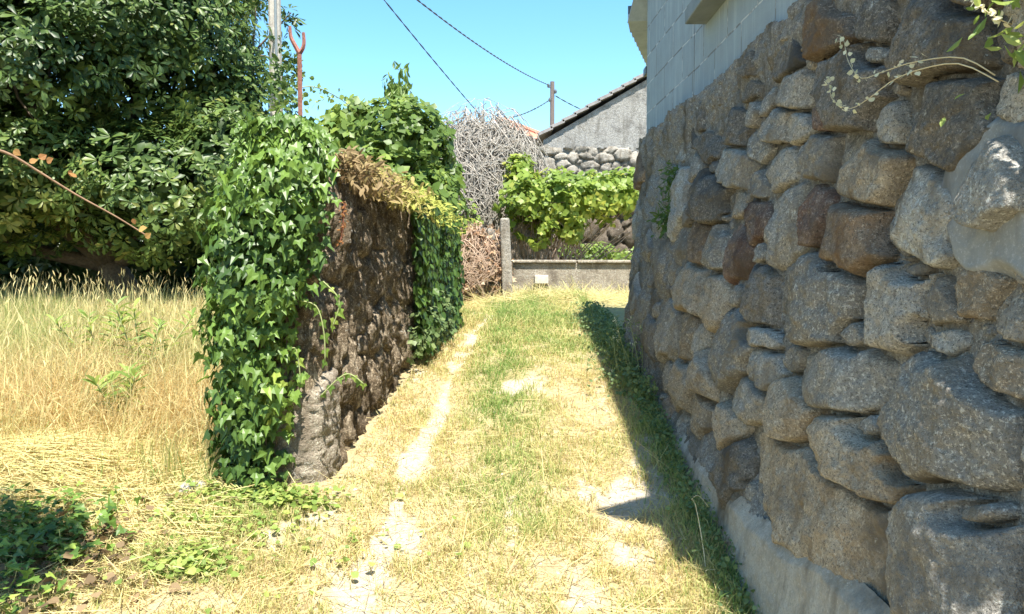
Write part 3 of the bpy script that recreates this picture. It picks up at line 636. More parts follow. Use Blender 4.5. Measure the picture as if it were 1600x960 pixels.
# generic rubble wall: front face height field + core
def rubble(name, pts, z0, ztopf, rr, mat, label, cat, seed, thick=.35, step=.025, aspect=(1, 1.9), tri=1500, parent=None, part='masonry', loc=None):
    u_, P_, N_ = path_sample(pts, step, .04); vv = np.arange(z0, float(np.max(ztopf(P_))) + .1, step)
    UU, VV = np.meshgrid(u_, vv); S = rand_sites(0, u_[-1], lambda u: z0, lambda u: vv[-1], rr[0], rr[1], aspect, .2, tri, None, seed)
    lab, d1, e, r1 = nearest(UU, VV, S, .02, seed, 8); h = stone_h(lab, d1, e, r1, UU, VV, S, .4, .09, seed)
    h = np.maximum(h, -.035 + .01 * fbm(UU * 12, VV * 12, 0, seed, 3)); top = ztopf(P_)[None] + .04 * fbm(UU * 5, 0, 0, seed + 1, 3)
    PP = P_[None] + N_[None] * h[..., None]
    t = parent or thing(name, (*P_.mean(0), z0) if loc is None else loc, label, cat)
    npmesh(part, np.concatenate([PP, VV[..., None]], -1).reshape(-1, 3), [grid_quads(VV < top)[:, ::-1]], t, mat, smooth=True)
    mbb = MB()
    seg = np.linspace(0, len(P_) - 1, 24).astype(int); ztop = ztopf(P_)
    for a, b_ in zip(seg[:-1], seg[1:]):
        z1 = min(ztop[a], ztop[b_]) - .05; q0, q1 = P_[a] - N_[a] * .04, P_[b_] - N_[b_] * .04; q2, q3 = P_[b_] - N_[b_] * thick, P_[a] - N_[a] * thick
        mbb.add([[*q0, z0], [*q1, z0], [*q2, z0], [*q3, z0], [*q0, z1], [*q1, z1], [*q2, z1], [*q3, z1]], [[0, 3, 2, 1], [4, 5, 6, 7], [0, 1, 5, 4], [1, 2, 6, 5], [2, 3, 7, 6], [3, 0, 4, 7]])
    mbb.build('core', t, mat)
    return t

# ------------------------------------------------------------------ far end of the lane
lowt = thing('low_wall', (1.9, 9.7, 1.0), 'low rendered wall with a thin flat coping across the end of the lane', 'low wall')
mb = MB(); mb.box((2.0, 9.82, 1.3), (4.0, .24, .62), rz=.075); bevel(mb.build('wall', lowt, M['rendered']), .015)
mb = MB()
for k in range(5): mb.box((.02 + .8 * k + .38, 9.60 + .06 * k + .09, 1.628), (.79, .30, .04), rz=.075)
bevel(mb.build('coping', lowt, M['rendered']), .012)
o = MB(); p = at(846, 437, 9.53); o.box(p, (.17, .09, .11)); b_ = o.build('pale_block', lowt, M['white']); bevel(b_, .01)
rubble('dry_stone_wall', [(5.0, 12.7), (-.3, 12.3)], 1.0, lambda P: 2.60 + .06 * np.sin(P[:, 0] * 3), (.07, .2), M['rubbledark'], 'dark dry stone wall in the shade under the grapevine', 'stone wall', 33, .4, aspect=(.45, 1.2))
rubble('ruined_wall', [(-.08, 9.3), (-.10, 8.95), (-.82, 8.9), (-.95, 9.3)], 1.0, lambda P: 1.62 + .45 * np.exp(-((P[:, 0] + .30) / .22) ** 2), (.05, .14), M['rubble'], 'crumbling stub of stone wall smothered in dead ivy stems, beside the granite post', 'stone wall', 35, .3)
post = MB(); p0 = at(795, 474, 8.75); p1 = at(788, 352, 8.9); post.box((p0 + p1) / 2, (.125, .12, p1[2] - p0[2] + .15), ry=-.04, taper=.86)
o = post.build('granite_post', None, M['rubble']); bevel(o, .02, 2); tag(o, 'upright granite post holding up the grapevine at the end of the lane', 'post')

# gable house
GY = 14.0
ga = at(843, 214, GY); gb = at(1010, 118, GY); sl_ = (gb[2] - ga[2]) / (gb[0] - ga[0]); ax = 3.7; az = ga[2] + sl_ * (ax - ga[0])
gh = thing('gable_house', (3.6, 16, 1.1), 'house with a grey plastered gable over a rubble stone base, beyond the lane end', 'house')
mb = MB(); W0, W1 = ga[0] + .07, 2 * ax - ga[0] - .07
zr = ga[2] - .06
poly = [(W0, zr - .2), (W1, zr - .2), (W1, zr), (ax, az - .06), (W0, zr)]
def vprism(mb, poly, y0, y1):
    n_ = len(poly); s0 = mb.n; mb.add([[x, y0, z] for x, z in poly] + [[x, y1, z] for x, z in poly], [[i, n_ + i, n_ + (i + 1) % n_, (i + 1) % n_] for i in range(n_)])
    for k in range(1, n_ - 1): mb.t.append(np.array([[s0, s0 + k, s0 + k + 1], [s0 + n_, s0 + n_ + k + 1, s0 + n_ + k]]))
vprism(mb, poly, GY + .02, GY + 6); mb.build('gable_wall', gh, M['plaster'])
mb = MB(); mb.box(((W0 + W1) / 2, GY + 3.05, (zr - .2 + 1) / 2 + .0), (W1 - W0 - .04, 5.9, zr - .2 - 1.0)); mb.build('wall', gh, M['plaster'])
rubble('x', [(W1, GY), (W0 - .02, GY), (W0 + .0, GY + 1.5)], 1.0, lambda P: np.full(len(P), zr - .12) + .05 * P[:, 0] * 0, (.04, .15), M['rubble'], None, None, 37, .05, .02, (.8, 2.6), 5000, parent=gh, part='rubble_base')
mb = MB(); ang = math.atan(sl_); nst = 15; Lr = math.hypot(ax - ga[0], az - ga[2])
for sgn in (1, -1):
    for k in range(nst):
        t = (k + .5) / nst; cxx = ga[0] + (ax - ga[0]) * t; cz = ga[2] + (az - ga[2]) * t + .035
        if sgn < 0: cxx = 2 * ax - cxx
        mb.box((cxx, GY + 3.08, cz), (Lr / nst * 1.12, 6.3, .055), ry=-sgn * (ang - .10))
mb.build('tiled_roof', gh, M['slate'])
# red tiled house, ridge receding to the right
rd = thing('tiled_house', (.2, 17, 1.1), 'house with a terracotta tiled roof half hidden behind the dead bramble heap', 'house')
RA = np.array([-.26, 15.65, 4.53]); RB = np.array([.95, 18.05, 4.53]); fall = np.array([.89, -.45, -.5])
mb = MB(); rows = []; nu, nv_ = 110, 12
fall2 = np.array([-.89, .45, -.5]); dirr = unit(RB - RA)
for f_ in (fall, fall2):
    uu = np.linspace(0, 1, nv_ * 4 + 1); Vv = []
    for i in range(nu + 1):
        for j, t in enumerate(uu):
            st = .045 * (1 - ((t * nv_) % 1)) * -1 + .03 * abs(math.sin(i * math.pi / 2.0 * .5))
            Vv.append(lerp(RA, RB, i / nu) + f_ * 1.5 * t + [0, 0, st + .03])
    nn = len(uu); k = (np.arange(nu)[:, None] * nn + np.arange(nn - 1)[None]).ravel(); mb.add(Vv, np.stack([k, k + 1, k + nn + 1, k + nn], -1))
mb.build('tiled_roof', rd, M['tile'])
mb = MB(); w2 = [RA + fall * 1.3, RB + fall * 1.3, RB + fall2 * 1.3, RA + fall2 * 1.3]; prism(mb, [(q_[0], q_[1]) for q_ in w2], 1.0, RA[2] - .72); mb.build('wall', rd, M['plaster'])
mb = MB(); mb.tube([RA + [0, 0, .03], RB + [0, 0, .03]], .09, 8); mb.build('ridge_tile', rd, M['tile'])

# utility pole and cables
up = thing('utility_pole', at(862, 430, 30), 'slim dark wooden utility pole standing behind the gable roof', 'utility pole')
pb, pt = at(862, 425, 30), at(863, 128, 30)
mb = MB(); mb.tube(np.linspace(pb - [0, 0, .6], pt, 8), np.linspace(.115, .085, 8), 10); mb.build('pole', up, M['polewood'])
for px_, py_ in ((857, 134), (868, 143), (859, 156)):
    q0 = at(863, py_ + 4, 30); q1 = at(px_, py_, 29.9); mb = MB(); mb.tube([q0, q1 - [0, 0, .06]], .02, 6); mb.tube([q1 - [0, 0, .08], q1, q1 + [0, 0, .07]], [.04, .06, .03], 8); mb.build('insulator', up, M['steel'])
def cable(p, q_, sag, label, r=.016):
    t = np.linspace(0, 1, 40)[:, None]; P = p + (q_ - p) * t; P[:, 2] -= (sag * 4 * t * (1 - t))[:, 0]
    mb = MB(); s_ = np.cumsum(np.r_[0, np.linalg.norm(np.diff(P, axis=0), axis=1)]); tt = np.linspace(0, s_[-1], min(int(s_[-1] / .06), 600))
    PP = np.stack([np.interp(tt, s_, P[:, k]) for k in range(3)], -1)
    for ph in (0, math.pi):   # two strands twisted round each other
        off = np.stack([np.cos(tt * 9 + ph), 0 * tt, np.sin(tt * 9 + ph)], -1) * r * .75; mb.tube(PP + off, r * .7, 5)
    tag(mb.build('overhead_cable', None, M['cable'], True), label, 'cable', 'overhead cables')
cable(at(540, -75, 9), at(752, 182, 15.6), .03, 'twisted cable coming down steeply to the dead bramble heap', .008)
cable(at(560, -75, 14), at(857, 133, 29.8), .25, 'long twisted cable running from the top of the photo to the pole head', .015)
cable(at(858, 157, 29.8), at(790, 186, 26), .10, 'cable dropping left from the pole towards the red tiled roof', .018)
cable(at(868, 150, 29.9), at(960, 188, 32), .12, 'cable leaving the pole to the right behind the gable roof', .018)

# ------------------------------------------------------------------ left pole and rusty post
mb = MB(); b0 = at(437, 470, 6.75); t0 = at(428, -60, 6.75); mb.tube(np.linspace(b0, t0, 6), np.linspace(.062, .052, 6), 12)
wp = thing('wooden_pole', b0, 'weathered pale wooden pole rising through the edge of the big tree', 'pole'); mb.build('pole', wp, M['wood'])
mb = MB(); mb.tube(np.linspace(b0 + [.03, -.060, 0], t0 + [.02, -.054, 0], 6), .012, 6); mb.build('conduit', wp, M['concrete'])
rp = thing('rusty_post', (-1.3, 4.6, 1.9), 'rusty iron post with a split forked tip sticking up behind the ivy', 'post')
a_, b_ = at(470, 215, 4.6), at(468, 84, 4.6); mb = MB(); mb.tube(np.linspace(a_ - [0, 0, .7], b_, 6), .013, 4); mb.build('shaft', rp, M['rustmetal'])
for pts in ([(468, 84), (458, 66), (454, 56), (453, 41)], [(468, 84), (473, 76), (475, 66), (474, 51)]):
    mb = MB(); mb.tube(spline([at(x, y, 4.6) for x, y in pts], 10), np.linspace(.014, .009, 10), 4); mb.build('prong', rp, M['rustmetal'])

# ------------------------------------------------------------------ foliage builders
def limb_tree(parent, base, lobes, r0, mat, seed, name='trunk', fork=.3):
    mb = MB(); rr = np.random.default_rng(seed); base = np.array(base, float)
    f = base + (np.mean([c for c, r in lobes], axis=0) - base) * fork; f[2] = base[2] + (f[2] - base[2]) * .8
    mb.tube(spline([base - [0, 0, .1], base + (f - base) * .5 + rr.normal(0, .06, 3), f], 8), np.linspace(r0, r0 * .75, 8), 10); mb.build(name, parent, mat, True)
    for c, r in lobes:
        c = np.array(c); mid = (f + c) / 2 + rr.normal(0, .12, 3); mb = MB(); mb.tube(spline([f, mid, c], 9), np.linspace(r0 * .5, r0 * .12, 9), 7)
        for k in range(7):
            e_ = c + unit(rr.normal(size=3)) * np.array(r) * .85; mb.tube(spline([lerp(mid, c, rr.uniform(.2, 1)), (c + e_) / 2 + rr.normal(0, .06, 3), e_], 6), np.linspace(r0 * .14, r0 * .03, 6), 5)
        mb.build('limb', parent, mat, True)
def tint_for(p, n, sc_=1.2, seed=0, spread=.22): return np.clip(.5 + .8 * fbm(p[:, 0] * sc_, p[:, 1] * sc_, p[:, 2] * sc_, 60 + seed, 2) + rng.normal(0, spread, len(p)), 0, 1)

# big dark tree on the left
tree = thing('leafy_tree', (-4.0, 7.6, 1.1), 'big dense dark green tree with whorled leaves at the back of the dry grass field', 'tree')
TL = [((-5.2, 7.4, 3.0), (1.6, 1.3, 1.2)), ((-3.7, 7.2, 3.7), (1.3, 1.2, 1.1)), ((-2.85, 7.6, 3.0), (.60, .7, .90)), ((-4.6, 7.0, 4.7), (1.6, 1.4, 1.2)), ((-3.35, 7.7, 4.6), (.80, .9, .95)),
      ((-4.3, 6.6, 2.35), (1.0, .8, .62)), ((-3.2, 6.7, 2.2), (.8, .7, .62)), ((-5.5, 6.5, 2.2), (1.0, .9, .55)), ((-2.55, 6.9, 2.35), (.5, .6, .65)), ((-4.0, 6.3, 3.2), (.9, .6, .6)), ((-5.0, 6.2, 3.6), (.8, .6, .6))]
limb_tree(tree, (-3.9, 7.8, 1.05), TL, .16, M['bark'], 3)
p, nr = lobes_pts(TL, 12500, .74, 1.08, .24, 1)
nr = unit(nr + np.array([0, -.15, .45])); keepm = p[:, 2] > 1.55; p, nr = p[keepm], nr[keepm]
lp, la, ln, ls_ = rosettes(p, nr, 7, .088)
scatter('crown', *OBOV, lp, la, ln, ls_, tint_for(lp, 0, 1., 1), tree, M['fig'], True)
# inner leaves that close the crown, tinted darker for its inner shade
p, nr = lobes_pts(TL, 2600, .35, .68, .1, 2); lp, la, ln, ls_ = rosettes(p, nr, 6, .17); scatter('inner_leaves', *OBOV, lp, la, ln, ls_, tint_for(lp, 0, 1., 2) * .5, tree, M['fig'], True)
# sprigs that stand clear against the sky by the pole
sp = []
for px_, py_, dd in ((455, 20, 7.6), (450, 45, 7.6), (462, 30, 7.6), (440, 60, 7.7), (400, 8, 7.6), (410, 2, 7.6), (462, 100, 7.5), (452, 118, 7.5), (445, 90, 7.5), (470, 120, 7.5), (448, 140, 7.4), (462, 135, 7.4), (436, 20, 7.8), (385, 20, 7.5), (380, 60, 7.5), (432, 105, 6.5), (440, 120, 6.5), (425, 128, 6.5), (446, 140, 6.5), (430, 150, 6.4), (415, 110, 6.6), (452, 160, 6.4), (436, 88, 6.6), (418, 150, 6.4), (440, 172, 6.3), (420, 60, 6.7)):
    for k in range(3): sp.append(at(px_ + rng.normal(0, 6), py_ + rng.normal(0, 6), dd))
sp = np.array(sp); lp, la, ln, ls_ = rosettes(sp, unit(rng.normal(size=sp.shape) + [.3, -.6, .5]), 7, .088); scatter('foliage', *OBOV, lp, la, ln, ls_, tint_for(lp, 0, 1., 3), tree, M['fig'], True)
mb = MB()
for tgt in ((455, 20), (462, 100), (400, 8)): mb.tube(spline([(-2.75, 7.6, 3.3), (-2.55, 7.6, 3.6), at(*tgt, 7.6)], 6), np.linspace(.02, .006, 6), 5)
mb.build('branch', tree, M['bark'], True)
# leaf mass added behind and under the tree, tinted dark for the hollow's shade
hd = thing('dark_backdrop', (-4.2, 9.6, 1.1), 'dark leaf mass added behind the big tree to deepen the shade under it', 'dark_backdrop')
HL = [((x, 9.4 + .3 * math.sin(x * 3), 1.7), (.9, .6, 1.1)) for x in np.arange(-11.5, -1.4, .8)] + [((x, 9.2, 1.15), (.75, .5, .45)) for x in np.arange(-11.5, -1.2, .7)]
p, nr = lobes_pts(HL, 11000, .5, 1.05, .12, 5, False); lp, la, ln, ls_ = rosettes(p, nr, 6, .15); scatter('foliage', *OBOV, lp, la, ln, ls_, tint_for(lp, 0, 1., 5) * .2, hd, M['fig'], True)  # tint scaled down: under-crown shade put into the leaf colour
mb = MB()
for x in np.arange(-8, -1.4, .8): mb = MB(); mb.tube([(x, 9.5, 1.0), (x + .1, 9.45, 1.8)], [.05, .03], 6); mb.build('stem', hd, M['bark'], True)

# ivy over the broken end of the left wall
ivy = thing('ivy', (-1.2, 3.45, .65), 'thick glossy ivy covering the end and top of the old stone wall', 'ivy')
def ivy_at(n, seed):
    r_ = np.random.default_rng(seed); z = r_.uniform(.53, 2.08, n)
    t = r_.uniform(0, 1, n)
    xr = np.interp(z, [.53, .85, 1.1, 1.4, 1.65, 1.9, 2.1], [-.965, -.955, -.925, -.86, -.80, -.775, -.83]); xl = np.interp(z, [.53, 1.0, 1.5, 1.9, 2.1], [-1.13, -1.15, -1.14, -1.10, -1.0])
    xr = xr + .04 * fbm(z * 7, 0, 0, seed, 3) * 2
    wid = xr - xl; arc = t * (wid + .8)            # front width then the left flank
    x = np.where(arc < wid, xr - arc, xl + .0); y = np.where(arc < wid, 3.09, 3.09 + (arc - wid))
    bul = .05 * fbm(x * 4, z * 4, y * 4, 77, 3) * 2 + .04 * np.sin(np.clip((z - .55) / 1.5, 0, 1) * math.pi)
    nx = np.where(arc < wid, .15 + .5 * np.clip((x - xr + .12) / .12, 0, 1) - .5 * np.clip((xl + .12 - x) / .12, 0, 1), -1.0); ny = np.where(arc < wid, -1.0, -.1)
    nrm = unit(np.stack([nx, ny, .25 + .9 * np.clip((z - 1.87) / .2, 0, 1)], -1))
    y = y + np.where(arc < wid, .25 * np.clip((z - 1.87) / .22, 0, 1) ** 2, 0) + np.where(arc < wid, .15 * np.clip((x - xr + .08) / .08, 0, 1) ** 2, 0)
    d = r_.uniform(-.15, .08, n) + bul + .05 * fbm(x * 9, z * 9, y * 9, 78, 2)
    return np.stack([x, y, z], -1) + nrm * d[:, None], nrm
p, nr = ivy_at(10500, 5)
tpx = np.stack([rng.uniform(-1.12, -.80, 2600), 3.14 + rng.uniform(0, 1, 2600) ** 1.6 * 1.1, np.zeros(2600)], -1)    # the top of the wall
hump = .12 * np.exp(-((tpx[:, 1] - 3.4) / .35) ** 2 - ((tpx[:, 0] + .95) / .22) ** 2)
tpx[:, 2] = LWT(tpx[:, 1]) + hump + rng.uniform(-.06, .09, 2600) - .10 * np.clip((tpx[:, 0] + .88) / .2, 0, 1); okk = rng.random(2600) > np.clip((tpx[:, 1] - 3.5) / .5, 0, 1) * (tpx[:, 0] > -1.0)
tpx = tpx[okk]; p = np.vstack([p, tpx]); nr = np.vstack([nr, np.tile([[.1, -.4, .9]], (len(tpx), 1))])
nrm = unit(nr + rng.normal(0, .55, nr.shape) + [0, 0, .25]); axl = np.stack([rng.normal(0, .5, len(p)), rng.normal(-.15, .3, len(p)), -np.ones(len(p))], -1) + nr * .25
tt = np.clip(tint_for(p, 0, 2.5, 7, .2) * .85 + .35 * np.exp(-((p[:, 0] + .95) / .09) ** 2 - ((p[:, 2] - .95) / .25) ** 2), 0, 1)
scatter('foliage', *IVYL, p, axl, nrm, rng.uniform(.026, .066, len(p)), tt, ivy, M['ivy'], False)
mb = MB()
for k in range(12):
    x0 = rng.uniform(-1.1, -.98); P = [(x0 + rng.normal(0, .02), 3.15, .53)]
    for j in range(6): P.append((P[-1][0] + rng.normal(.008, .02), 3.14 + rng.normal(0, .01), P[-1][2] + .2))
    mb.tube(spline(P, 20), .004, 5)
mb.build('stem', ivy, M['bark'], True)
# trailing shoots on the stone to the right of the mass
mb = MB(); tp_ = []
for P in ([(470, 470), (495, 480), (506, 520), (508, 565)], [(500, 620), (540, 585), (568, 600)], [(440, 560), (462, 545), (470, 600)], [(505, 440), (530, 470), (520, 510)]):
    S_ = spline([at(x, y, 3.08) for x, y in P], 14); mb.tube(S_, .003, 4); tp_ += [S_[k] for k in range(1, 14, 2)]
mb.build('shoot', ivy, M['stem'], True)
tp_ = np.array(tp_); scatter('shoot_leaves', *IVYL, tp_, np.stack([rng.normal(0, .5, len(tp_)), rng.normal(0, .3, len(tp_)), -np.ones(len(tp_))], -1), unit(rng.normal(0, .3, tp_.shape) + [0, -1, .4]), rng.uniform(.025, .045, len(tp_)), rng.uniform(.5, 1, len(tp_)), ivy, M['ivy'])

# moss and dry plants along the wall crown, dark ivy hanging at its far end
n_ = 5200; yy = rng.uniform(3.4, 6.0, n_); xx = np.interp(yy, [3.2, 5.2, 6.2], [-.81, -.62, -.55]) + rng.normal(-.04, .09, n_)
zz = LWT(yy) + .03 + rng.uniform(-.10, .06, n_) - .35 * np.clip(xx - np.interp(yy, [3.2, 5.2, 6.2], [-.80, -.62, -.53]), 0, .2)
p = np.stack([xx, yy, zz], -1); o = scatter('moss', *LANCE, p, rng.normal(size=p.shape) + [.5, -.3, -.1], rng.normal(size=p.shape) * .4 + [.3, -.3, 1], rng.uniform(.03, .07, n_), np.clip((yy - 3.6) / 1.2 + rng.normal(0, .2, n_), 0, 1), None, M['moss'])
tag(o, 'brown to yellow-green moss and dry fern along the top of the old wall', 'moss', kind='stuff')
iv2 = thing('ivy', (-.55, 5.7, 1.0), 'dark green ivy curtain hanging down the far end of the old wall', 'ivy')
n_ = 3400; yy = rng.uniform(4.75, 6.15, n_); zz = rng.uniform(1.0, 1.95, n_); xx = np.interp(yy, [3.6, 5.2, 6.0, 6.2], [-.80, -.62, -.52, -.60]) + .05 + rng.uniform(0, .08, n_) + .05 * fbm(yy * 4, zz * 4, 0, 9, 3)
ok = fbm(yy * 2.5, zz * 1.2, 0, 88, 3) + (yy - 5.0) * 1.0 + .2 > 0; p = np.stack([xx, yy, zz], -1)[ok]; k = len(p)
scatter('foliage', *BROAD, p, np.stack([rng.normal(.2, .3, k), rng.normal(0, .5, k), -np.ones(k)], -1), unit(rng.normal(0, .35, p.shape) + [1, -.5, .3]), rng.uniform(.03, .06, k), tint_for(p, 0, 3, 9) * .6, iv2, M['ivy'])
mb = MB()
for k in range(12):
    y0 = rng.uniform(4.9, 6.0); x0 = np.interp(y0, [3.6, 5.2, 6.0], [-.80, -.62, -.52]) + .06; mb.tube(spline([(x0, y0, .95), (x0, y0 + rng.normal(0, .08), 1.4), (x0 - .05, y0, 1.95)], 8), .006, 5)
mb.build('stem', iv2, M['bark'], True)

# generic leafy shrub
def shrub(name, label, cat, lobes, n, leaf, size, mat, base, seed, nl=5, stem=M['bark'], r0=.03, group=None, up=.4, tintf=1., tofs=0., smooth=True):
    t = thing(name, base, label, cat, group); p, nr = lobes_pts(lobes, n, .45, 1.08, .22, seed); lp, la, ln, ls_ = rosettes(p, unit(nr + np.array([0, -.2, up])), nl, size)
    scatter('foliage', *leaf, lp, la, ln, ls_, np.clip(tint_for(lp, 0, 1.8, seed) * tintf + tofs, 0, 1), t, mat, smooth)
    mb = MB(); r_ = np.random.default_rng(seed)
    for c, r in lobes:
        for k in range(4): e_ = np.array(c) + r_.normal(0, .35, 3) * np.array(r); mb.tube(spline([np.array(base) + r_.normal(0, .05, 3) * [1, 1, 0], (np.array(base) + e_) / 2 + r_.normal(0, .08, 3), e_], 7), np.linspace(r0, r0 * .25, 7), 5)
    mb.build('stem', t, stem, True); return t
SL = [((-1.55, 7.3, 2.55), (.5, .5, .42)), ((-1.05, 7.2, 2.7), (.5, .5, .40)), ((-.80, 7.4, 2.35), (.34, .45, .34)), ((-1.2, 6.9, 2.2), (.6, .45, .4)), ((-.72, 7.0, 2.1), (.28, .4, .35)), ((-1.7, 6.9, 2.2), (.45, .4, .4)), ((-.95, 7.3, 2.92), (.22, .25, .2)), ((-1.45, 7.2, 2.90), (.25, .25, .18)), ((-.85, 6.7, 1.75), (.35, .35, .5))]
shrub('leafy_shrub', 'bright green broad-leaved shrub spilling over behind the old stone wall', 'shrub', SL, 2700, BROAD, .075, M['shrub'], (-1.2, 7.2, 1.05), 21)
pr = thing('sapling', (-1.07, 7.6, 1.1), 'thin sapling whose drooping top sticks up above the green shrub', 'sapling')
pc = at(624, 150, 7.6); mb = MB(); mb.tube(spline([(-1.1, 7.6, 1.1), (-1.08, 7.6, 2.4), pc + [0, 0, .12]], 9), np.linspace(.02, .005, 9), 5); mb.build('trunk', pr, M['bark'], True)
p = pc + rng.normal(0, 1, (130, 3)) * [.065, .065, .11]; k = 130 * 3; lp = np.repeat(p, 3, 0) + rng.normal(0, .02, (k, 3))
scatter('foliage', *LANCE, lp, np.stack([rng.normal(0, .5, k), rng.normal(0, .5, k), -np.ones(k)], -1), rng.normal(size=(k, 3)), rng.uniform(.06, .10, k), rng.uniform(.2, .8, k), pr, M['shrub'])
# shoot with small leaves arching to the right of the rusty post
cs = thing('climbing_shoot', at(470, 160, 5.2), 'thin leafy shoot arching against the sky right of the rusty post', 'climbing plant')
S_ = spline([at(x, y, d) for x, y, d in ((462, 138, 5.2), (490, 136, 5.3), (520, 148, 5.5), (545, 165, 5.8), (560, 182, 6.0))], 26); mb = MB(); mb.tube(S_, .0035, 4); mb.build('stem', cs, M['stem'], True)
p = np.vstack([S_[k] + rng.normal(0, .03, (2, 3)) for k in range(26)] + [at(478, 165, 5.2) + rng.normal(0, .06, (22, 3))]); k = len(p)
scatter('leaves', *BROAD, p, rng.normal(size=(k, 3)) + [0, 0, -.6], rng.normal(size=(k, 3)), rng.uniform(.025, .045, k), rng.uniform(.3, .9, k), cs, M['shrub'])

# dead bramble heap
db = thing('dead_bramble', (-.3, 10.8, 1.1), 'big grey heap of dead tangled bramble stems at the end of the lane', 'dead bramble')
def tangle(n, cen, rad, seed, z0, r=(.004, .008), L=(.5, 1.3), curl=.18, droop=.9):
    r_ = np.random.default_rng(seed); mb = MB(); cen = np.array(cen); rad = np.array(rad)
    for k in range(n):
        d = unit(r_.normal(size=3)); d[2] = abs(d[2]); d[1] = -abs(d[1]) if r_.random() < .7 else d[1]; q_ = r_.uniform(.72, 1.03)
        p = cen + d * rad * q_; P = [p]; v = unit(np.cross(d, r_.normal(size=3))) * .6 + np.array([0, 0, -droop * r_.uniform(.2, 1)]); step = r_.uniform(*L) / 9
        for j in range(9):
            v = unit(v + r_.normal(0, curl, 3) + [0, 0, -.06]); p = p + v * step
            e_ = (p - cen) / rad; nn = np.linalg.norm(e_)
            if nn > 1.02 and p[2] > z0: p = cen + e_ / nn * rad * 1.01
            if nn < .7: p = cen + e_ / nn * rad * .72
            P.append(p)
        mb.tube(P, np.linspace(r_.uniform(*r), r[0] * .5, 10), 3, False)
    return mb
tangle(2200, (-.42, 10.9, 2.3), (1.0, .8, 1.52), 4, 1.2, (.006, .011)).build('stems', db, M['twig'])
mb = tangle(260, (-.44, 10.85, 2.35), (1.06, .85, 1.55), 6, 1.2, (.004, .006), (.4, .9), .35, -.2); mb.build('loose_twigs', db, M['twig'])
nb = 3200; d = unit(rng.normal(size=(nb, 3))); d[:, 2] = np.abs(d[:, 2]); p = np.array([-.42, 10.95, 2.1]) + d * [.8, .65, 1.42] * rng.uniform(.7, 1, (nb, 1))
scatter('dry_leaves', *LANCE, p, rng.normal(size=(nb, 3)), rng.normal(size=(nb, 3)), rng.uniform(.05, .11, nb), rng.uniform(.4, 1, nb), db, M['deadleaf'])
# dead ivy over the ruined stub
di = thing('dead_ivy', (-.4, 8.85, 1.1), 'brown dead ivy stems and leaves clinging to the ruined stub of wall', 'dead ivy')
tangle(520, (-.42, 9.0, 1.45), (.42, .26, .64), 8, 1.0, (.004, .008), (.3, .7), .3, .6).build('stems', di, M['twigbrown'])
nb = 1500; d = unit(rng.normal(size=(nb, 3))); p = np.array([-.42, 9.0, 1.45]) + d * [.43, .27, .64] * rng.uniform(.85, 1.03, (nb, 1)); p = p[p[:, 2] > 1.1]; nb = len(p)
scatter('leaves', *IVYL, p, rng.normal(size=(nb, 3)) - [0, 0, .5], rng.normal(size=(nb, 3)) + [0, -1, 0], rng.uniform(.03, .06, nb), rng.uniform(0, 1, nb), di, M['deadleaf'])

# grapevine on its trellis
VL = [((.15, 10.1, 2.42), (.42, .5, .40)), ((.62, 10.2, 2.42), (.48, .5, .42)), ((1.15, 10.2, 2.52), (.5, .5, .32)), ((1.65, 10.3, 2.62), (.5, .5, .28)), ((.10, 10.3, 2.85), (.22, .3, .22)), ((.28, 10.0, 2.08), (.36, .3, .30)), ((.75, 10.1, 2.08), (.18, .3, .22)), ((2.3, 10.4, 2.62), (.6, .5, .3))]
vine = shrub('grapevine', 'lime green grapevine on a trellis above the low wall', 'grapevine', VL, 1800, BROAD, .078, M['vine'], (.35, 10.3, 1.1), 23, 5, M['twigbrown'], .011)
mb = MB()
for z, y in ((2.35, 9.8), (2.5, 10.3)): mb.tube([(-.1, y, z), (4, y + .3, z + .2)], .004, 5)
for x in (1.9, 3.9): mb.tube([(x, 10.4, 1.0), (x, 10.35, 2.6)], .035, 6)
mb.build('trellis', vine, M['bark'], True)
mb = MB()
for k in range(40):
    x = rng.uniform(.1, 1.0); y = 10.0 + rng.uniform(0, .6); P = [(x, y, 2.3)]
    for j in range(6): P.append((P[-1][0] + rng.normal(0, .07), y + rng.normal(0, .04), P[-1][2] - .13))
    mb.tube(spline(P, 12), .006, 4)
mb.build('hanging_stems', vine, M['twigbrown'], True)
shrub('weed_bush', 'green weedy bush between the old wall and the dead ivy stub', 'bush', [((-.85, 9.3, 1.9), (.25, .3, .45)), ((-.75, 9.0, 1.55), (.24, .3, .4)), ((-.88, 8.6, 1.45), (.22, .3, .38)), ((-.62, 10.0, 2.0), (.35, .3, .5))], 900, BROAD, .055, M['shrub'], (-.85, 9.0, 1.1), 25, 5, tofs=.15)
shrub('weed_bush', 'weeds growing behind the coping of the low wall', 'bush', [((1.2, 11.7, 1.75), (.5, .2, .22)), ((2.0, 11.7, 1.7), (.5, .2, .2))], 400, BROAD, .05, M['shrub'], (1.4, 11.7, 1.1), 26, 4, tofs=.2)

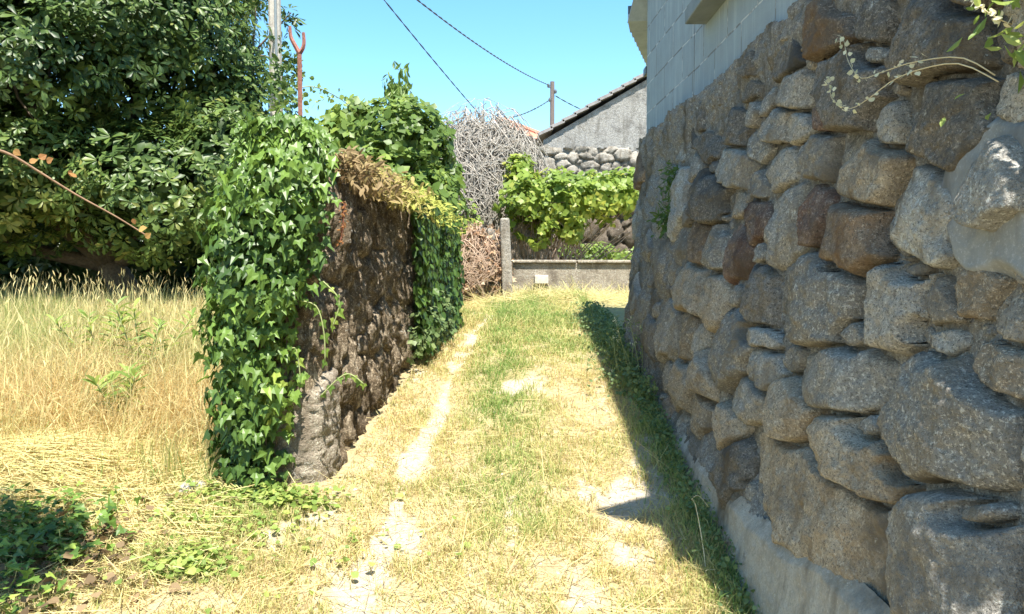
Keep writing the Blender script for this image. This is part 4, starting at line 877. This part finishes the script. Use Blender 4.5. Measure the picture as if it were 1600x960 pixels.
# ------------------------------------------------------------------ grasses
def blades(name, x, y, z, h, lean, wdt, tint, mat, parent=None, curve=.5, az=None):
    n = len(x); az = rng.uniform(0, 2 * math.pi, n) if az is None else az; dx, dy = np.cos(az), np.sin(az); fa = rng.uniform(0, math.pi, n); wx, wy = np.cos(fa) * wdt / 2, np.sin(fa) * wdt / 2
    V = np.zeros((n, 5, 3)); b0 = np.stack([x, y, z], -1); l1 = h * lean * .35; l2 = h * lean
    hm_ = h * .58; ht = h * np.sqrt(np.maximum(1 - (lean * .75) ** 2, .12))
    W_ = np.stack([wx, wy, 0 * wx], -1); Dv = np.stack([dx, dy, 0 * dx], -1); up_ = np.array([0, 0, 1.])
    V[:, 0] = b0 - W_; V[:, 1] = b0 + W_; m_ = b0 + Dv * l1[:, None] + up_ * hm_[:, None]; V[:, 2] = m_ - W_ * .8; V[:, 3] = m_ + W_ * .8
    V[:, 4] = b0 + Dv * l2[:, None] + up_ * ht[:, None]
    off = (np.arange(n) * 5)[:, None]; f = np.concatenate([off + np.array([[0, 1, 3]]), off + np.array([[0, 3, 2]]), off + np.array([[2, 3, 4]])])
    return npmesh(name, V.reshape(-1, 3), [f], parent, mat, tint=np.repeat(tint, 5))
def lane_ok(x, y): 
    lw_in = (y > 3.13) & (y < 6.2) & (x < np.interp(y, [3.1, 3.3, 5.2, 6.2], [-.80, -.74, -.56, -.46])) & (x > np.interp(y, [3.1, 4.0, 6.2], [-1.14, -1.2, -1.28]))
    return ~lw_in & (x < X0 - .0)
# lane grass
n_ = 420000; yy = 1.7 + (rng.random(n_) ** 1.5) * 8.8; xx = rng.uniform(-2.4, .80, n_)
cl = fbm(xx * 9, yy * 9, 0, 101, 3) * .9 + fbm(xx * 2.5, yy * 2.5, 0, 102, 2) * .6
bb = bare(xx, yy); gg = green(xx, yy)
keepm = lane_ok(xx, yy) & (rng.random(n_) < np.clip(.48 + cl - bb * .72 + .25 * gg, .03, 1)) & ~((xx < -1.45) & (yy > 3.0))
xx, yy, gg, bb, cl = xx[keepm], yy[keepm], gg[keepm], bb[keepm], cl[keepm]; n_ = len(xx)
hgt = (.018 + .035 * rng.random(n_) ** 1.7 + .030 * gg * rng.random(n_) + .02 * np.clip(cl, 0, 1)) * (1 + .25 * np.clip((xx - .55) / .2, 0, 1)) * np.where(yy > 6, 1.5, 1)
ti = np.clip(.33 + gg * .70 + rng.normal(0, .22, n_), 0, 1)
o = blades('lane_grass', xx, yy, ground_z(xx, yy) - .004, hgt, rng.uniform(.2, 1.15, n_), rng.uniform(.0022, .0048, n_) * np.where(yy > 5, 1.5, 1), ti, M['grass'])
tag(o, 'short sparse grass, dry straw and green, growing over the lane', 'grass', kind='stuff')
# straw lying on the lane
n_ = 30000; yy = 1.7 + (rng.random(n_) ** 1.4) * 7.5; xx = rng.uniform(-2.2, .75, n_); keepm = lane_ok(xx, yy) & (rng.random(n_) < .9 - .5 * bare(xx, yy)); xx, yy = xx[keepm], yy[keepm]; n_ = len(xx)
p = np.stack([xx, yy, ground_z(xx, yy) + rng.uniform(.004, .018, n_)], -1); ax_ = np.stack([rng.normal(size=n_), rng.normal(size=n_), rng.normal(0, .15, n_)], -1)
STRAW = (np.array([[-.009, 0, 0], [.009, 0, 0], [.007, 1, 0], [-.007, 1, 0]], float), [np.array([[0, 1, 2, 3]])])
o = scatter('straw', *STRAW, p, ax_, np.tile([[0, 0, 1.]], (n_, 1)) + rng.normal(0, .3, (n_, 3)), rng.uniform(.05, .17, n_), rng.uniform(0, .55, n_), None, M['dry']); tag(o, 'cut straw lying scattered over the lane', 'straw', kind='stuff')
# small stones in the bare soil
n_ = 5000; yy = 1.8 + rng.random(n_) ** 1.4 * 5; xx = rng.uniform(-1.2, .75, n_); keepm = lane_ok(xx, yy) & (rng.random(n_) < .06 + bare(xx, yy)); xx, yy = xx[keepm], yy[keepm]; n_ = len(xx)
PEB = (np.array([[.5, .1, 0], [0, .42, .05], [-.55, 0, 0], [.05, -.45, 0], [.1, .05, .3], [-.15, -.05, .26]], float), [np.array([[0, 1, 4], [1, 2, 5], [1, 5, 4], [2, 3, 5], [3, 0, 4], [3, 4, 5]])])
M['pebble'] = leaf_mat('pebble', [(0, (.26, .21, .15)), (1, (.50, .45, .37))], .9, 0, .1)
o = scatter('gravel', *PEB, np.stack([xx, yy, ground_z(xx, yy) - .001], -1), rng.normal(size=(n_, 3)) * [1, 1, .1], np.tile([[0, 0, 1.]], (n_, 1)), rng.uniform(.008, .026, n_), rng.random(n_), None, M['pebble'])
tag(o, 'small pale stones lying in the bare wheel tracks', 'gravel', kind='stuff')
# tall dry grass field on the left
n_ = 125000; yy = 2.75 + rng.random(n_) * 4.6; xx = rng.uniform(-6.8, -1.20, n_); edge = 2.95 + .25 * fbm(xx * 1.5, 0, 0, 111, 2) + .30 * np.clip(xx + 1.7, 0, 1)
dn = np.clip((yy - edge) / .5, 0, 1); keepm = (rng.random(n_) < .12 + dn * .9) & (xx / yy > -1.15) & (yy > edge - .1); xx, yy, dn = xx[keepm], yy[keepm], dn[keepm]; n_ = len(xx)
gr = fbm(xx * 1.3, yy * 1.3, 0, 112, 3); hgt = (.13 + .24 * rng.random(n_) ** 1.3 - .13 * np.clip((yy - 4.2) / 1.8, 0, 1)) * (.35 + .65 * dn); lean = rng.uniform(.1, 1.15, n_) * np.where(yy < 4.2, 1.0, .75)
az_ = np.where(rng.random(n_) < .55, -.6 + rng.normal(0, .6, n_), rng.uniform(0, 6.3, n_))
ti = np.clip(.34 + .7 * gr + rng.normal(.04, .26, n_) + .26 * np.clip((yy - 3.8) / 1.2, 0, 1), 0, 1)
o = blades('dry_grass', xx, yy, ground_z(xx, yy) - .01, hgt, lean, rng.uniform(.003, .0062, n_), ti, M['dry'], az=az_); tag(o, 'tall golden dry grass filling the field left of the old wall', 'grass', kind='stuff')
# seed stalks standing above the field
n_ = 2200; yy = rng.uniform(3.6, 7.0, n_); xx = rng.uniform(-6, -1.5, n_); keepm = xx / yy > -.86; xx, yy = xx[keepm], yy[keepm]; n_ = len(xx); z0 = ground_z(xx, yy); hgt = rng.uniform(.26, .48, n_) - .10 * np.clip((yy - 4.5) / 2, 0, 1)
o = blades('seed_stalks', xx, yy, z0, hgt, rng.uniform(.05, .4, n_), rng.uniform(.004, .007, n_), rng.uniform(.2, .7, n_), M['dry']); tag(o, 'thin seed stalks rising above the tall dry grass', 'grass', kind='stuff')
p = np.stack([xx, yy, z0 + hgt * .93], -1); p = p[::2]; k = len(p)
o = scatter('seed_heads', LANCE[0] * [.45, 1, 1], LANCE[1], p, rng.normal(0, .3, (k, 3)) + [0, 0, 1], rng.normal(size=(k, 3)), rng.uniform(.04, .07, k), rng.uniform(.1, .5, k), None, M['dry']); tag(o, 'pale seed heads on the stalks of the field', 'grass', kind='stuff')
# flattened straw at the front of the field
n_ = 26000; xx = rng.uniform(-3.4, -1.15, n_); yy = rng.normal(3.2, .33, n_) + .25 * np.clip(-xx - 1.3, -.3, .6); keepm = (xx / yy > -.9) & lane_ok(xx, yy); xx, yy = xx[keepm], yy[keepm]; n_ = len(xx)
hump = .10 * np.exp(-((yy - 3.2) / .3) ** 2) * np.clip((-xx - 1.6) / .35, 0, 1)
p = np.stack([xx, yy, ground_z(xx, yy) + rng.random(n_) * (.02 + hump)], -1); ax_ = np.stack([np.ones(n_) + rng.normal(0, .8, n_), rng.normal(-.25, .7, n_), rng.normal(0, .12, n_)], -1)
o = scatter('flattened_straw', *STRAW, p, ax_, np.tile([[0, -.3, 1.]], (n_, 1)) + rng.normal(0, .4, (n_, 3)), rng.uniform(.07, .22, n_), rng.uniform(0, .75, n_), None, M['dry']); tag(o, 'flattened golden straw along the front of the field', 'straw', kind='stuff')
# straw and dry weeds heaped in front of the low wall
n_ = 9000; xx = rng.uniform(-.4, 1.7, n_); yy = rng.normal(8.9, .5, n_); p = np.stack([xx, yy, ground_z(xx, yy) + rng.random(n_) * .06], -1)
o = scatter('straw_heap', *STRAW, p, rng.normal(size=(n_, 3)) * [1, 1, .4], rng.normal(size=(n_, 3)) + [0, -.5, 1], rng.uniform(.1, .25, n_), rng.uniform(.1, .8, n_), None, M['dry']); tag(o, 'pale straw heaped below the low wall', 'straw', kind='stuff')

# low green ground cover by the foot of the ivy and in the verge
def cover(name, label, spots, n, leaf, size, mat, zr=.05, tofs=0.):
    P = []
    for cx_, cy_, rx_, ry_, f in spots:
        k = int(n * f); a = rng.normal(size=(k, 2)) * [rx_, ry_] * .6 + [cx_, cy_]; P.append(a)
    a = np.vstack(P); a = a[lane_ok(a[:, 0], a[:, 1])]; z = ground_z(a[:, 0], a[:, 1]) + rng.random(len(a)) * zr; p = np.column_stack([a, z]); k = len(p)
    o = scatter(name, *leaf, p, rng.normal(size=(k, 3)) * [1, 1, .4], rng.normal(0, .35, (k, 3)) + [0, -.2, 1], rng.uniform(.6, 1.2, k) * size, np.clip(rng.normal(.55 + tofs, .25, k), 0, 1), None, mat); return tag(o, label, 'ground cover', kind='stuff')
cover('ground_cover', 'low light green leafy weeds below the ivy and on the verge', [(-1.0, 3.0, .22, .08, .6), (-1.1, 2.8, .22, .10, .12), (-1.08, 2.52, .12, .08, .18), (-.9, 2.7, .5, .3, .1)], 1700, BROAD, .027, M['weed'], .05, .2)
cover('shade_ivy', 'dark ivy and leaf litter in the shaded corner at lower left', [(-1.62, 2.60, .18, .2, .6), (-1.5, 2.3, .12, .15, .1), (-1.8, 2.75, .25, .15, .3)], 700, IVYL, .04, M['ivy'], .10)
nb = 350; a = rng.normal(size=(nb, 2)) * [.16, .2] + [-1.5, 2.5]; p = np.column_stack([a, ground_z(a[:, 0], a[:, 1]) + rng.random(nb) * .05])
o = scatter('leaf_litter', *BROAD, p, rng.normal(size=(nb, 3)) * [1, 1, .3], rng.normal(0, .4, (nb, 3)) + [0, 0, 1], rng.uniform(.02, .045, nb), rng.uniform(0, 1, nb), None, M['litter']); tag(o, 'brown dead leaves lying in the shaded corner at lower left', 'leaf litter', kind='stuff')
# weeds along the foot of the boulder wall
n_ = 6500; yy = 1.9 + rng.random(n_) ** .8 * 5.0; xx = X0 - .03 - np.abs(rng.normal(0, .06, n_)) * np.where(yy > 4.2, 1.8, 1.); z0 = ground_z(xx, yy)
p = np.stack([xx, yy, z0 + rng.random(n_) ** 1.6 * np.where(yy > 4, .15, .08)], -1)
o = scatter('wall_foot_weeds', *BROAD, p, rng.normal(size=(n_, 3)), rng.normal(0, .5, (n_, 3)) + [-.2, -.3, 1], rng.uniform(.008, .022, n_) * np.where(yy > 4, 1.3, 1), np.clip(rng.normal(.45, .3, n_), 0, 1), None, M['shadeweed']); tag(o, 'small green weeds along the shaded foot of the boulder wall', 'weeds', kind='stuff')
n_ = 4200; yy = 1.9 + rng.random(n_) * 4.6; xx = X0 - .02 - np.abs(rng.normal(0, .1, n_)); o = blades('wall_foot_grass', xx, yy, ground_z(xx, yy), rng.uniform(.02, .10, n_), rng.uniform(.3, 1.1, n_), rng.uniform(.002, .004, n_), np.clip(rng.normal(.75, .2, n_), 0, 1), M['grass']); tag(o, 'thin green grass along the foot of the boulder wall', 'grass', kind='stuff')

# ------------------------------------------------------------------ single plants
def stalk(name, label, cat, pts, r, leaves=0, lsize=.03, lmat=None, smat=None, heads=None, n=24, leaf=LANCE, lspread=.02, group=None):
    P = spline(pts, n); t = thing(name, P[0], label, cat, group); mb = MB(); mb.tube(P, np.linspace(r, r * .4, n), 5); mb.build('stem', t, smat or M['drystem'], True)
    if leaves:
        k = leaves; p = P[rng.integers(2, n, k)] + rng.normal(0, lspread, (k, 3)); scatter('leaves', *leaf, p, rng.normal(size=(k, 3)) + [0, 0, .2], rng.normal(size=(k, 3)) + [0, -.5, .8], rng.uniform(.6, 1.2, k) * lsize, rng.uniform(.2, .9, k), t, lmat)
    if heads is not None:
        k = 40; p = P[-1] + rng.normal(0, heads, (k, 3)); scatter('blossoms', *LANCE, p, rng.normal(size=(k, 3)), rng.normal(size=(k, 3)), rng.uniform(.008, .02, k), rng.uniform(0, 1, k), t, M['flower'])
    return t
def gp(px, py, y): return at(px, py, y)
stalk('dry_stalk', 'bent dry stalk with a hooked tip beside the cement plinth', 'weed', [gp(1105, 910, 2.55), gp(1098, 850, 2.6), gp(1087, 790, 2.65), gp(1081, 780, 2.65), gp(1092, 775, 2.65), gp(1107, 792, 2.65)], .0022, 26, .022, M['shadeweed'])
stalk('dry_stalk', 'feathery pale weed stalk at the bottom edge by the plinth', 'weed', [gp(1205, 990, 2.2), gp(1212, 955, 2.25), gp(1218, 928, 2.28)], .002, 40, .018, M['flower'], None, .008, lspread=.008)
stalk('dry_stalk', 'short forked dry stalk in the shade at the lane edge', 'weed', [gp(1140, 935, 2.4), gp(1110, 905, 2.5), gp(1103, 892, 2.5), gp(1118, 890, 2.5)], .0018)
fw = thing('flowering_weed', at(985, 600, 4.6), 'leggy weed with pale flower heads against the far foot of the boulder wall', 'weed')
mb = MB(); tips = []
for k in range(12):
    b0 = at(rng.uniform(985, 1010), 640, 4.55); tpx_ = at(rng.uniform(955, 1005), rng.uniform(495, 600), 4.6); S_ = spline([b0, (b0 + tpx_) / 2 + rng.normal(0, .03, 3), tpx_], 9); mb.tube(S_, .0022, 4); tips += [S_[j] for j in (4, 6, 7, 8)]
mb.build('stem', fw, M['stem'], True); tips = np.array(tips)
p = np.repeat(tips, 9, 0) + rng.normal(0, .014, (len(tips) * 9, 3)); k = len(p); scatter('leaves', *LANCE, p, rng.normal(size=(k, 3)), rng.normal(size=(k, 3)), rng.uniform(.012, .03, k), rng.uniform(.2, 1, k), fw, M['shadeweed'])
p = np.repeat(tips[3::4], 12, 0) + rng.normal(0, .008, (len(tips[3::4]) * 12, 3)); k = len(p); scatter('blossoms', *LANCE, p, rng.normal(size=(k, 3)), rng.normal(size=(k, 3)), rng.uniform(.01, .02, k), rng.uniform(0, 1, k), fw, M['flower'])
# bushy weed at the foot of the old wall
shrub('weed_bush', 'small dusty green bush at the foot of the old wall, under the ivy curtain', 'bush', [((-.60, 4.75, 1.08), (.10, .22, .16)), ((-.56, 5.05, 1.15), (.10, .22, .15)), ((-.52, 5.4, 1.2), (.10, .22, .2))], 330, BROAD, .035, M['shadeweed'], (-.58, 4.95, .92), 41, 5, M['stem'], .004)
# field weeds
for i, (px_, py_, d_, hgt_, lb) in enumerate(((225, 590, 4.3, .42, 'tall green weed with long leaves standing in the dry grass, nearest to the ivy'), (160, 590, 4.5, .34, 'green weed with a bent top in the dry grass, left of the tallest weed'), (195, 690, 3.75, .26, 'low dark green weed at the front of the dry grass'))):
    b0 = at(px_, py_, d_); b0[2] = float(ground_z(b0[0], b0[1])); t = thing('field_weed', b0, lb, 'weed', 'weeds in the dry grass field'); mb = MB(); pp, aa = [], []
    for s_ in range(4):
        top = b0 + [rng.normal(0, .08), rng.normal(0, .08), hgt_ * rng.uniform(.8, 1.1)]; S_ = spline([b0 + rng.normal(0, .03, 3) * [1, 1, 0], (b0 + top) / 2, top], 12); mb.tube(S_, .004, 5)
        for j in range(2, 12):
            for q_ in range(3): th = rng.uniform(0, 6.3); pp.append(S_[j]); aa.append((math.cos(th), math.sin(th), .25 + .05 * j))
    mb.build('stem', t, M['stem'], True); pp, aa = np.array(pp), np.array(aa); k = len(pp); scatter('leaves', LANCE[0] * [.7, 1, 1], LANCE[1], pp, aa, np.tile([[0, -.2, 1.]], (k, 1)) + rng.normal(0, .2, (k, 3)), rng.uniform(.05, .11, k), rng.uniform(.45, 1, k), t, M['weed'])
# ferns rooted in the boulder wall
for px_, py_, lb in ((1066, 282, 'small green fern rooted in the boulder wall, the upper of two'), (1055, 342, 'small green fern rooted in the boulder wall, the lower of two')):
    yz = rw_uv(px_, py_); c = np.array([X0 + BAT * (yz[1] - .1875 * yz[0]) - .05, yz[0], yz[1]]); t = thing('fern', c, lb, 'fern', 'ferns rooted in the boulder wall')
    p = c + rng.normal(0, 1, (150, 3)) * [.025, .05, .05]; k = 150; scatter('fronds', *LANCE, p, rng.normal(size=(k, 3)) + [-.6, 0, -.4], rng.normal(size=(k, 3)) + [-.5, -.5, .5], rng.uniform(.025, .05, k), rng.uniform(0, .6, k), t, M['ivy'])
# pale stems trailing over the boulders, from the top of the wall
def trail(label, pts, dx, buds, r=.0016, mat='drystem'):
    W_ = []
    for q_, (x, y) in enumerate(pts):
        yz = rw_uv(x, y); k_ = dx * min(1, .25 + .4 * q_); W_.append(np.array([X0 + BAT * (yz[1] - .1875 * yz[0]), yz[0], yz[1]]) * (1 - k_) + CAM * k_)
    t = stalk('trailing_stem', label, 'climbing plant', W_, r, 0, smat=M[mat], group='pale stems trailing over the boulders'); P = spline(W_, 24); k = buds
    p = P[rng.integers(6, 24, k)] + rng.normal(0, .006, (k, 3)); scatter('blossoms', *BROAD, p, rng.normal(size=(k, 3)), rng.normal(size=(k, 3)), rng.uniform(.008, .018, k), rng.uniform(0, 1, k), t, M['flower'])
trail('upper pale budding stem hooked in front of the boulders', [(1555, 118), (1500, 90), (1425, 98), (1378, 113), (1345, 122), (1325, 95), (1318, 62), (1308, 55)], .10, 34)
trail('lower pale budding stem curving up in front of the boulders', [(1560, 128), (1500, 100), (1440, 108), (1395, 126), (1352, 158), (1325, 170), (1300, 155), (1297, 135), (1288, 124)], .10, 40)
trail('thin pale stem hanging at the top right corner', [(1600, 45), (1565, 32), (1530, 10), (1510, -10)], .12, 26)
sh_ = []
tr = thing('wall_top_shrub', (1.0, 1.2, 2.35), 'sunlit feathery shrub hanging over the wall top at the upper right corner', 'shrub')
p = np.array([.90, 1.36, 2.08]) + rng.normal(0, 1, (260, 3)) * [.05, .10, .10]; p2 = np.array([1.0, .95, 2.45]) + rng.normal(0, 1, (500, 3)) * [.14, .25, .16]; p = np.vstack([p, p2]); k = len(p)
scatter('foliage', *LANCE, p, rng.normal(size=(k, 3)) + [-.5, 0, -.5], rng.normal(size=(k, 3)), rng.uniform(.02, .05, k), rng.uniform(.3, 1, k), tr, M['weed'])
mb = MB()
for j in range(9): e_ = p[rng.integers(0, 260)]; mb.tube(spline([(1.02, 1.0, 2.4), (.95, 1.2, 2.3), e_], 7), .004, 4)
mb.build('stem', tr, M['stem'], True)
# bramble cane arching in front of the tree
bc = thing('bramble_cane', at(0, 238, 5.4), 'long brown bramble cane with a few rusty leaves arching in front of the big tree', 'bramble')
S_ = spline([at(x, y, d) for x, y, d in ((-40, 225, 5.2), (12, 240, 5.3), (60, 268, 5.4), (120, 305, 5.5), (180, 338, 5.6), (235, 372, 5.7))], 40); mb = MB(); mb.tube(S_, np.linspace(.011, .005, 40), 6); mb.build('stem', bc, M['cane'], True)
p = np.array([at(x + rng.normal(0, 4), y + rng.normal(0, 3), 5.4) for x, y in ((48, 250), (58, 252), (68, 256), (112, 266), (118, 276), (22, 236), (205, 345), (215, 362), (228, 370))]); k = len(p)
scatter('leaves', *BROAD, p, rng.normal(size=(k, 3)) + [1, 0, 0], rng.normal(0, .4, (k, 3)) + [0, -1, .5], rng.uniform(.04, .07, k), rng.uniform(.1, 1, k), bc, M['redleaf'])
rf = thing('dried_frond', at(537, 330, 3.7), 'red-brown dried frond hanging on the old stone wall', 'dried plant'); mb = MB(); S_ = spline([at(538, 318, 3.3), at(536, 350, 3.3), at(532, 378, 3.3)], 12); mb.tube(S_, .003, 4); mb.build('stem', rf, M['rustmetal'], True)
p = np.repeat(S_, 5, 0) + rng.normal(0, .007, (60, 3)); scatter('leaves', *LANCE, p, rng.normal(size=(60, 3)) - [0, 0, 1], rng.normal(size=(60, 3)), rng.uniform(.012, .025, 60), rng.uniform(0, .4, 60), rf, M['redleaf'])
# flat stone and blue scrap on the verge
c = at(302, 766, 3.05); c[2] = float(ground_z(c[0], c[1])) + .015; mb = MB(); mb.box(c, (.12, .08, .05), rz=.3, taper=.7); o = bevel(mb.build('flat_stone', None, M['light']), .015, 3); tag(o, 'pale flat stone lying at the foot of the ivy', 'stone')
c = at(103, 898, 2.5); c[2] = float(ground_z(c[0], c[1])) + .05; mb = MB(); gxx = np.linspace(-.5, .5, 5); Vv = [[a * .03, b_ * .018, .004 * math.sin(a * 9) + .003 * math.cos(b_ * 8)] for b_ in gxx for a in gxx]; k = np.array([i * 5 + j for i in range(4) for j in range(4)])
mb.add(np.array(Vv) + c, np.stack([k, k + 1, k + 6, k + 5], -1)); o = mb.build('plastic_scrap', None, M['blue']); sm_ = o.modifiers.new('s', 'SOLIDIFY'); sm_.thickness = .002; tag(o, 'tiny crumpled blue plastic scrap on the verge at lower left', 'litter')
# a tree left of and behind the photographer: only its shade shows, in the lower left corner
ot = thing('shade_tree', (-2.6, -.4, -.1), 'tree standing beside the photographer, shading the lower left corner', 'tree')
OL = [((-1.46, 1.42, 3.1), (.26, .28, .2)), ((-1.85, 1.50, 3.15), (.42, .36, .25)), ((-2.3, .9, 3.2), (.6, .5, .4)), ((-2.6, .3, 3.4), (.8, .7, .5))]
limb_tree(ot, (-2.9, -.3, -.1), OL, .09, M['bark'], 8, fork=.5); p, nr = lobes_pts(OL, 1900, .4, 1.05, .15, 9); lp, la, ln, ls_ = rosettes(p, nr, 6, .10); scatter('crown', *OBOV, lp, la, ln, ls_, tint_for(lp, 0, 1., 9), ot, M['fig'], True)
